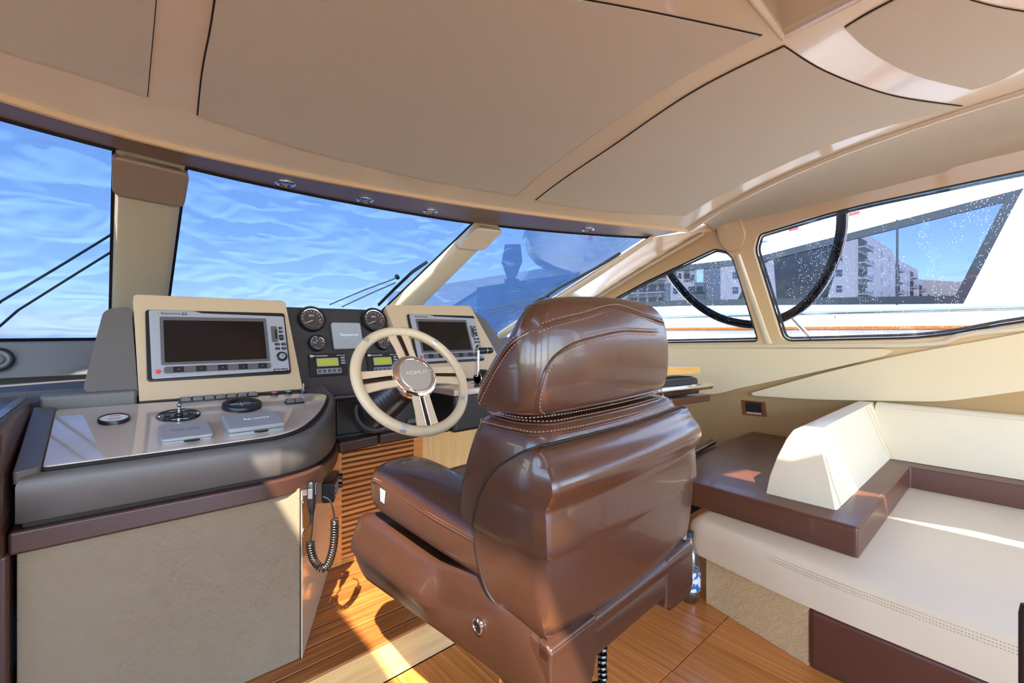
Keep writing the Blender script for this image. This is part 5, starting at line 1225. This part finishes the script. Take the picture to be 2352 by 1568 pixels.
# buildings ashore: facades with windows and balconies, laid out in each facade's own plane
def facade(par, inv_, p0, p1, z0, z1, cols, rows, kind, t0=.06, t1=.94, skip=None):
    ex = (p1 - p0); wd = ex.length; ex.normalize(); nrm = Vector((ex.y, -ex.x, 0))
    if nrm.dot(p0) > 0: nrm = -nrm
    cw = wd * (t1 - t0) / cols; hgt = (z1 - z0) / rows
    for i in range(cols):
        for j in range(rows):
            if skip and skip(i, j): continue
            kd = kind[i % len(kind)]
            c_ = p0 + ex * (wd * t0 + cw * (i + .5)); z = z0 + hgt * (j + .5)
            if kd == 'n': continue
            ww, hh = (1.3, 1.5) if kd == 'w' else (cw * .80, hgt * .66)
            ww = min(ww, cw * .85); hh = min(hh, hgt * .72)
            def rect(w2, h2, zz, o0, o1):
                q = [c_ - ex * w2 / 2 + Vector((0, 0, zz - h2 / 2)), c_ + ex * w2 / 2 + Vector((0, 0, zz - h2 / 2)), c_ + ex * w2 / 2 + Vector((0, 0, zz + h2 / 2)), c_ - ex * w2 / 2 + Vector((0, 0, zz + h2 / 2))]
                return prism([p + nrm * o0 for p in q], nrm * (o1 - o0))
            if kd == 'w':
                f_ = obj('window', xf(rect(ww, hh, z, .0, .06), inv_), M_['winframe'], par, smooth=False)
                obj('pane', xf(merge(rect(ww * .86, hh * .40, z + hh * .24, .05, .09), rect(ww * .86, hh * .40, z - hh * .24, .05, .09)), inv_), M_['winglass'], f_, smooth=False)
            else:
                f_ = obj('balcony', xf(rect(ww, hh, z, .0, .05), inv_), M_['balc'], par, smooth=False)
                obj('balcony_slab', xf(rect(ww * 1.08, hgt * .08, z - hh * .5, .0, 1.2), inv_), M_['concrete'], f_, smooth=False)
                obj('railing', xf(rect(ww * 1.05, hgt * .24, z - hh * .36, 1.10, 1.16), inv_), M_['winglass'], f_, smooth=False)
def ground(px, d): p = P(px, 762, D=d); return Vector((p.x, p.y, 0))
def block(p0, p1, depth, z1, m, par, inv_):
    ex = (p1 - p0).normalized(); nrm = Vector((ex.y, -ex.x, 0)); nrm = nrm if nrm.dot(p0) > 0 else -nrm
    return obj('wall_block', xf(prism([p0 + Vector((0, 0, -3)), p1 + Vector((0, 0, -3)), p1 + nrm * depth + Vector((0, 0, -3)), p0 + nrm * depth + Vector((0, 0, -3))], (0, 0, z1 + 3)), inv_), m, par, smooth=False)
c0 = ground(1964, 92)
bA = thing('apartment_building', 'tall beige apartment block with a stepped balcony side beyond the long window', 'building', c0); ia = T(-c0)
cl, cr_ = ground(1655, 96), ground(2140, 165)
zt = P(1964, 522, D=92).z
block(cl, c0, 14, zt, M_['concrete'], bA, ia)
exr = (cr_ - c0).normalized(); nr_ = Vector((-exr.y, exr.x, 0)); nr_ = nr_ if nr_.dot(c0) > 0 else -nr_
m1_ = c0.lerp(cr_, .36); m2_ = c0.lerp(cr_, .72)
for a, b, h_ in ((c0, m1_, zt), (m1_, m2_, zt * .93), (m2_, cr_, zt * .80)):
    obj('wall_block', xf(prism([a + Vector((0, 0, -3)), b + Vector((0, 0, -3)), b + nr_ * 14 + Vector((0, 0, -3)), a + nr_ * 14 + Vector((0, 0, -3))], (0, 0, h_ + 3)), ia), M_['concrete'], bA, smooth=False)
facade(bA, ia, cl, c0, 2, zt - 1.2, 8, 6, 'wnwnwnnw')
facade(bA, ia, c0, m1_, 2, zt - 1, 4, 6, 'bwww', .04, .98)
facade(bA, ia, m1_, m2_, 2, zt * .93 - 1, 5, 6, 'bwwbw', .04, .98)
facade(bA, ia, m2_, cr_, 2, zt * .80 - 1, 4, 5, 'bwbw', .04, .98)
d0, d1, d2 = ground(1400, 120), ground(1536, 112), ground(1607, 112)
bB = thing('apartment_tower', 'tan apartment tower with rows of dark balconies beyond the small window', 'building', d1); ib = T(-d1)
z1_, z2_ = P(1536, 560, D=112).z, P(1607, 652, D=112).z
block(d0, d1, 16, z1_ * .78, M_['concrete2'], bB, ib); block(d1, ground(1600, 118), 12, z1_ + 3, M_['concrete'], bB, ib); block(ground(1540, 108), ground(1618, 108), 8, z2_, M_['concrete'], bB, ib)
facade(bB, ib, d0, d1, 1, z1_ * .78 - 1, 6, 5, 'bwbbbb', .02, .98)
facade(bB, ib, d1, ground(1600, 118), z2_ + 1, z1_ + 1, 4, 4, 'bwbw', .02, .98)
facade(bB, ib, ground(1540, 108), ground(1618, 108), 0, z2_ - .5, 4, 4, 'wwbb', .03, .98)
lowb = thing('harbour_building', 'low tan harbour building far right beyond the long window', 'building', ground(2200, 150)); il = T(-ground(2200, 150))
block(ground(2115, 150), ground(2250, 160), 10, P(2150, 642, D=150).z, M_['concrete2'], lowb, il)
facade(lowb, il, ground(2115, 150), ground(2250, 160), 3, P(2150, 642, D=150).z - 2, 7, 2, 'w')
# right-hand black post close to the sofa
pp = thing('black_post', 'dark padded post at the right edge of the photo', 'post', P(2352, 1500, D=.95)); ppi = T(-pp.matrix_world.translation)
pb_ = P(2358, 1400, D=.95)
obj('post_body', xf(lathe([(.012, 0.0), (.012, .66), (.009, .68), (0, .685)], 20, T((pb_.x, pb_.y, .0))), ppi), M_['softblack'], pp)
wt_ = tag(obj('harbour_water', box(-300, 400, -300, 500, -1.6, -1.5), M_['water']), 'calm dark harbour water around the boats', 'water', kind='stuff')
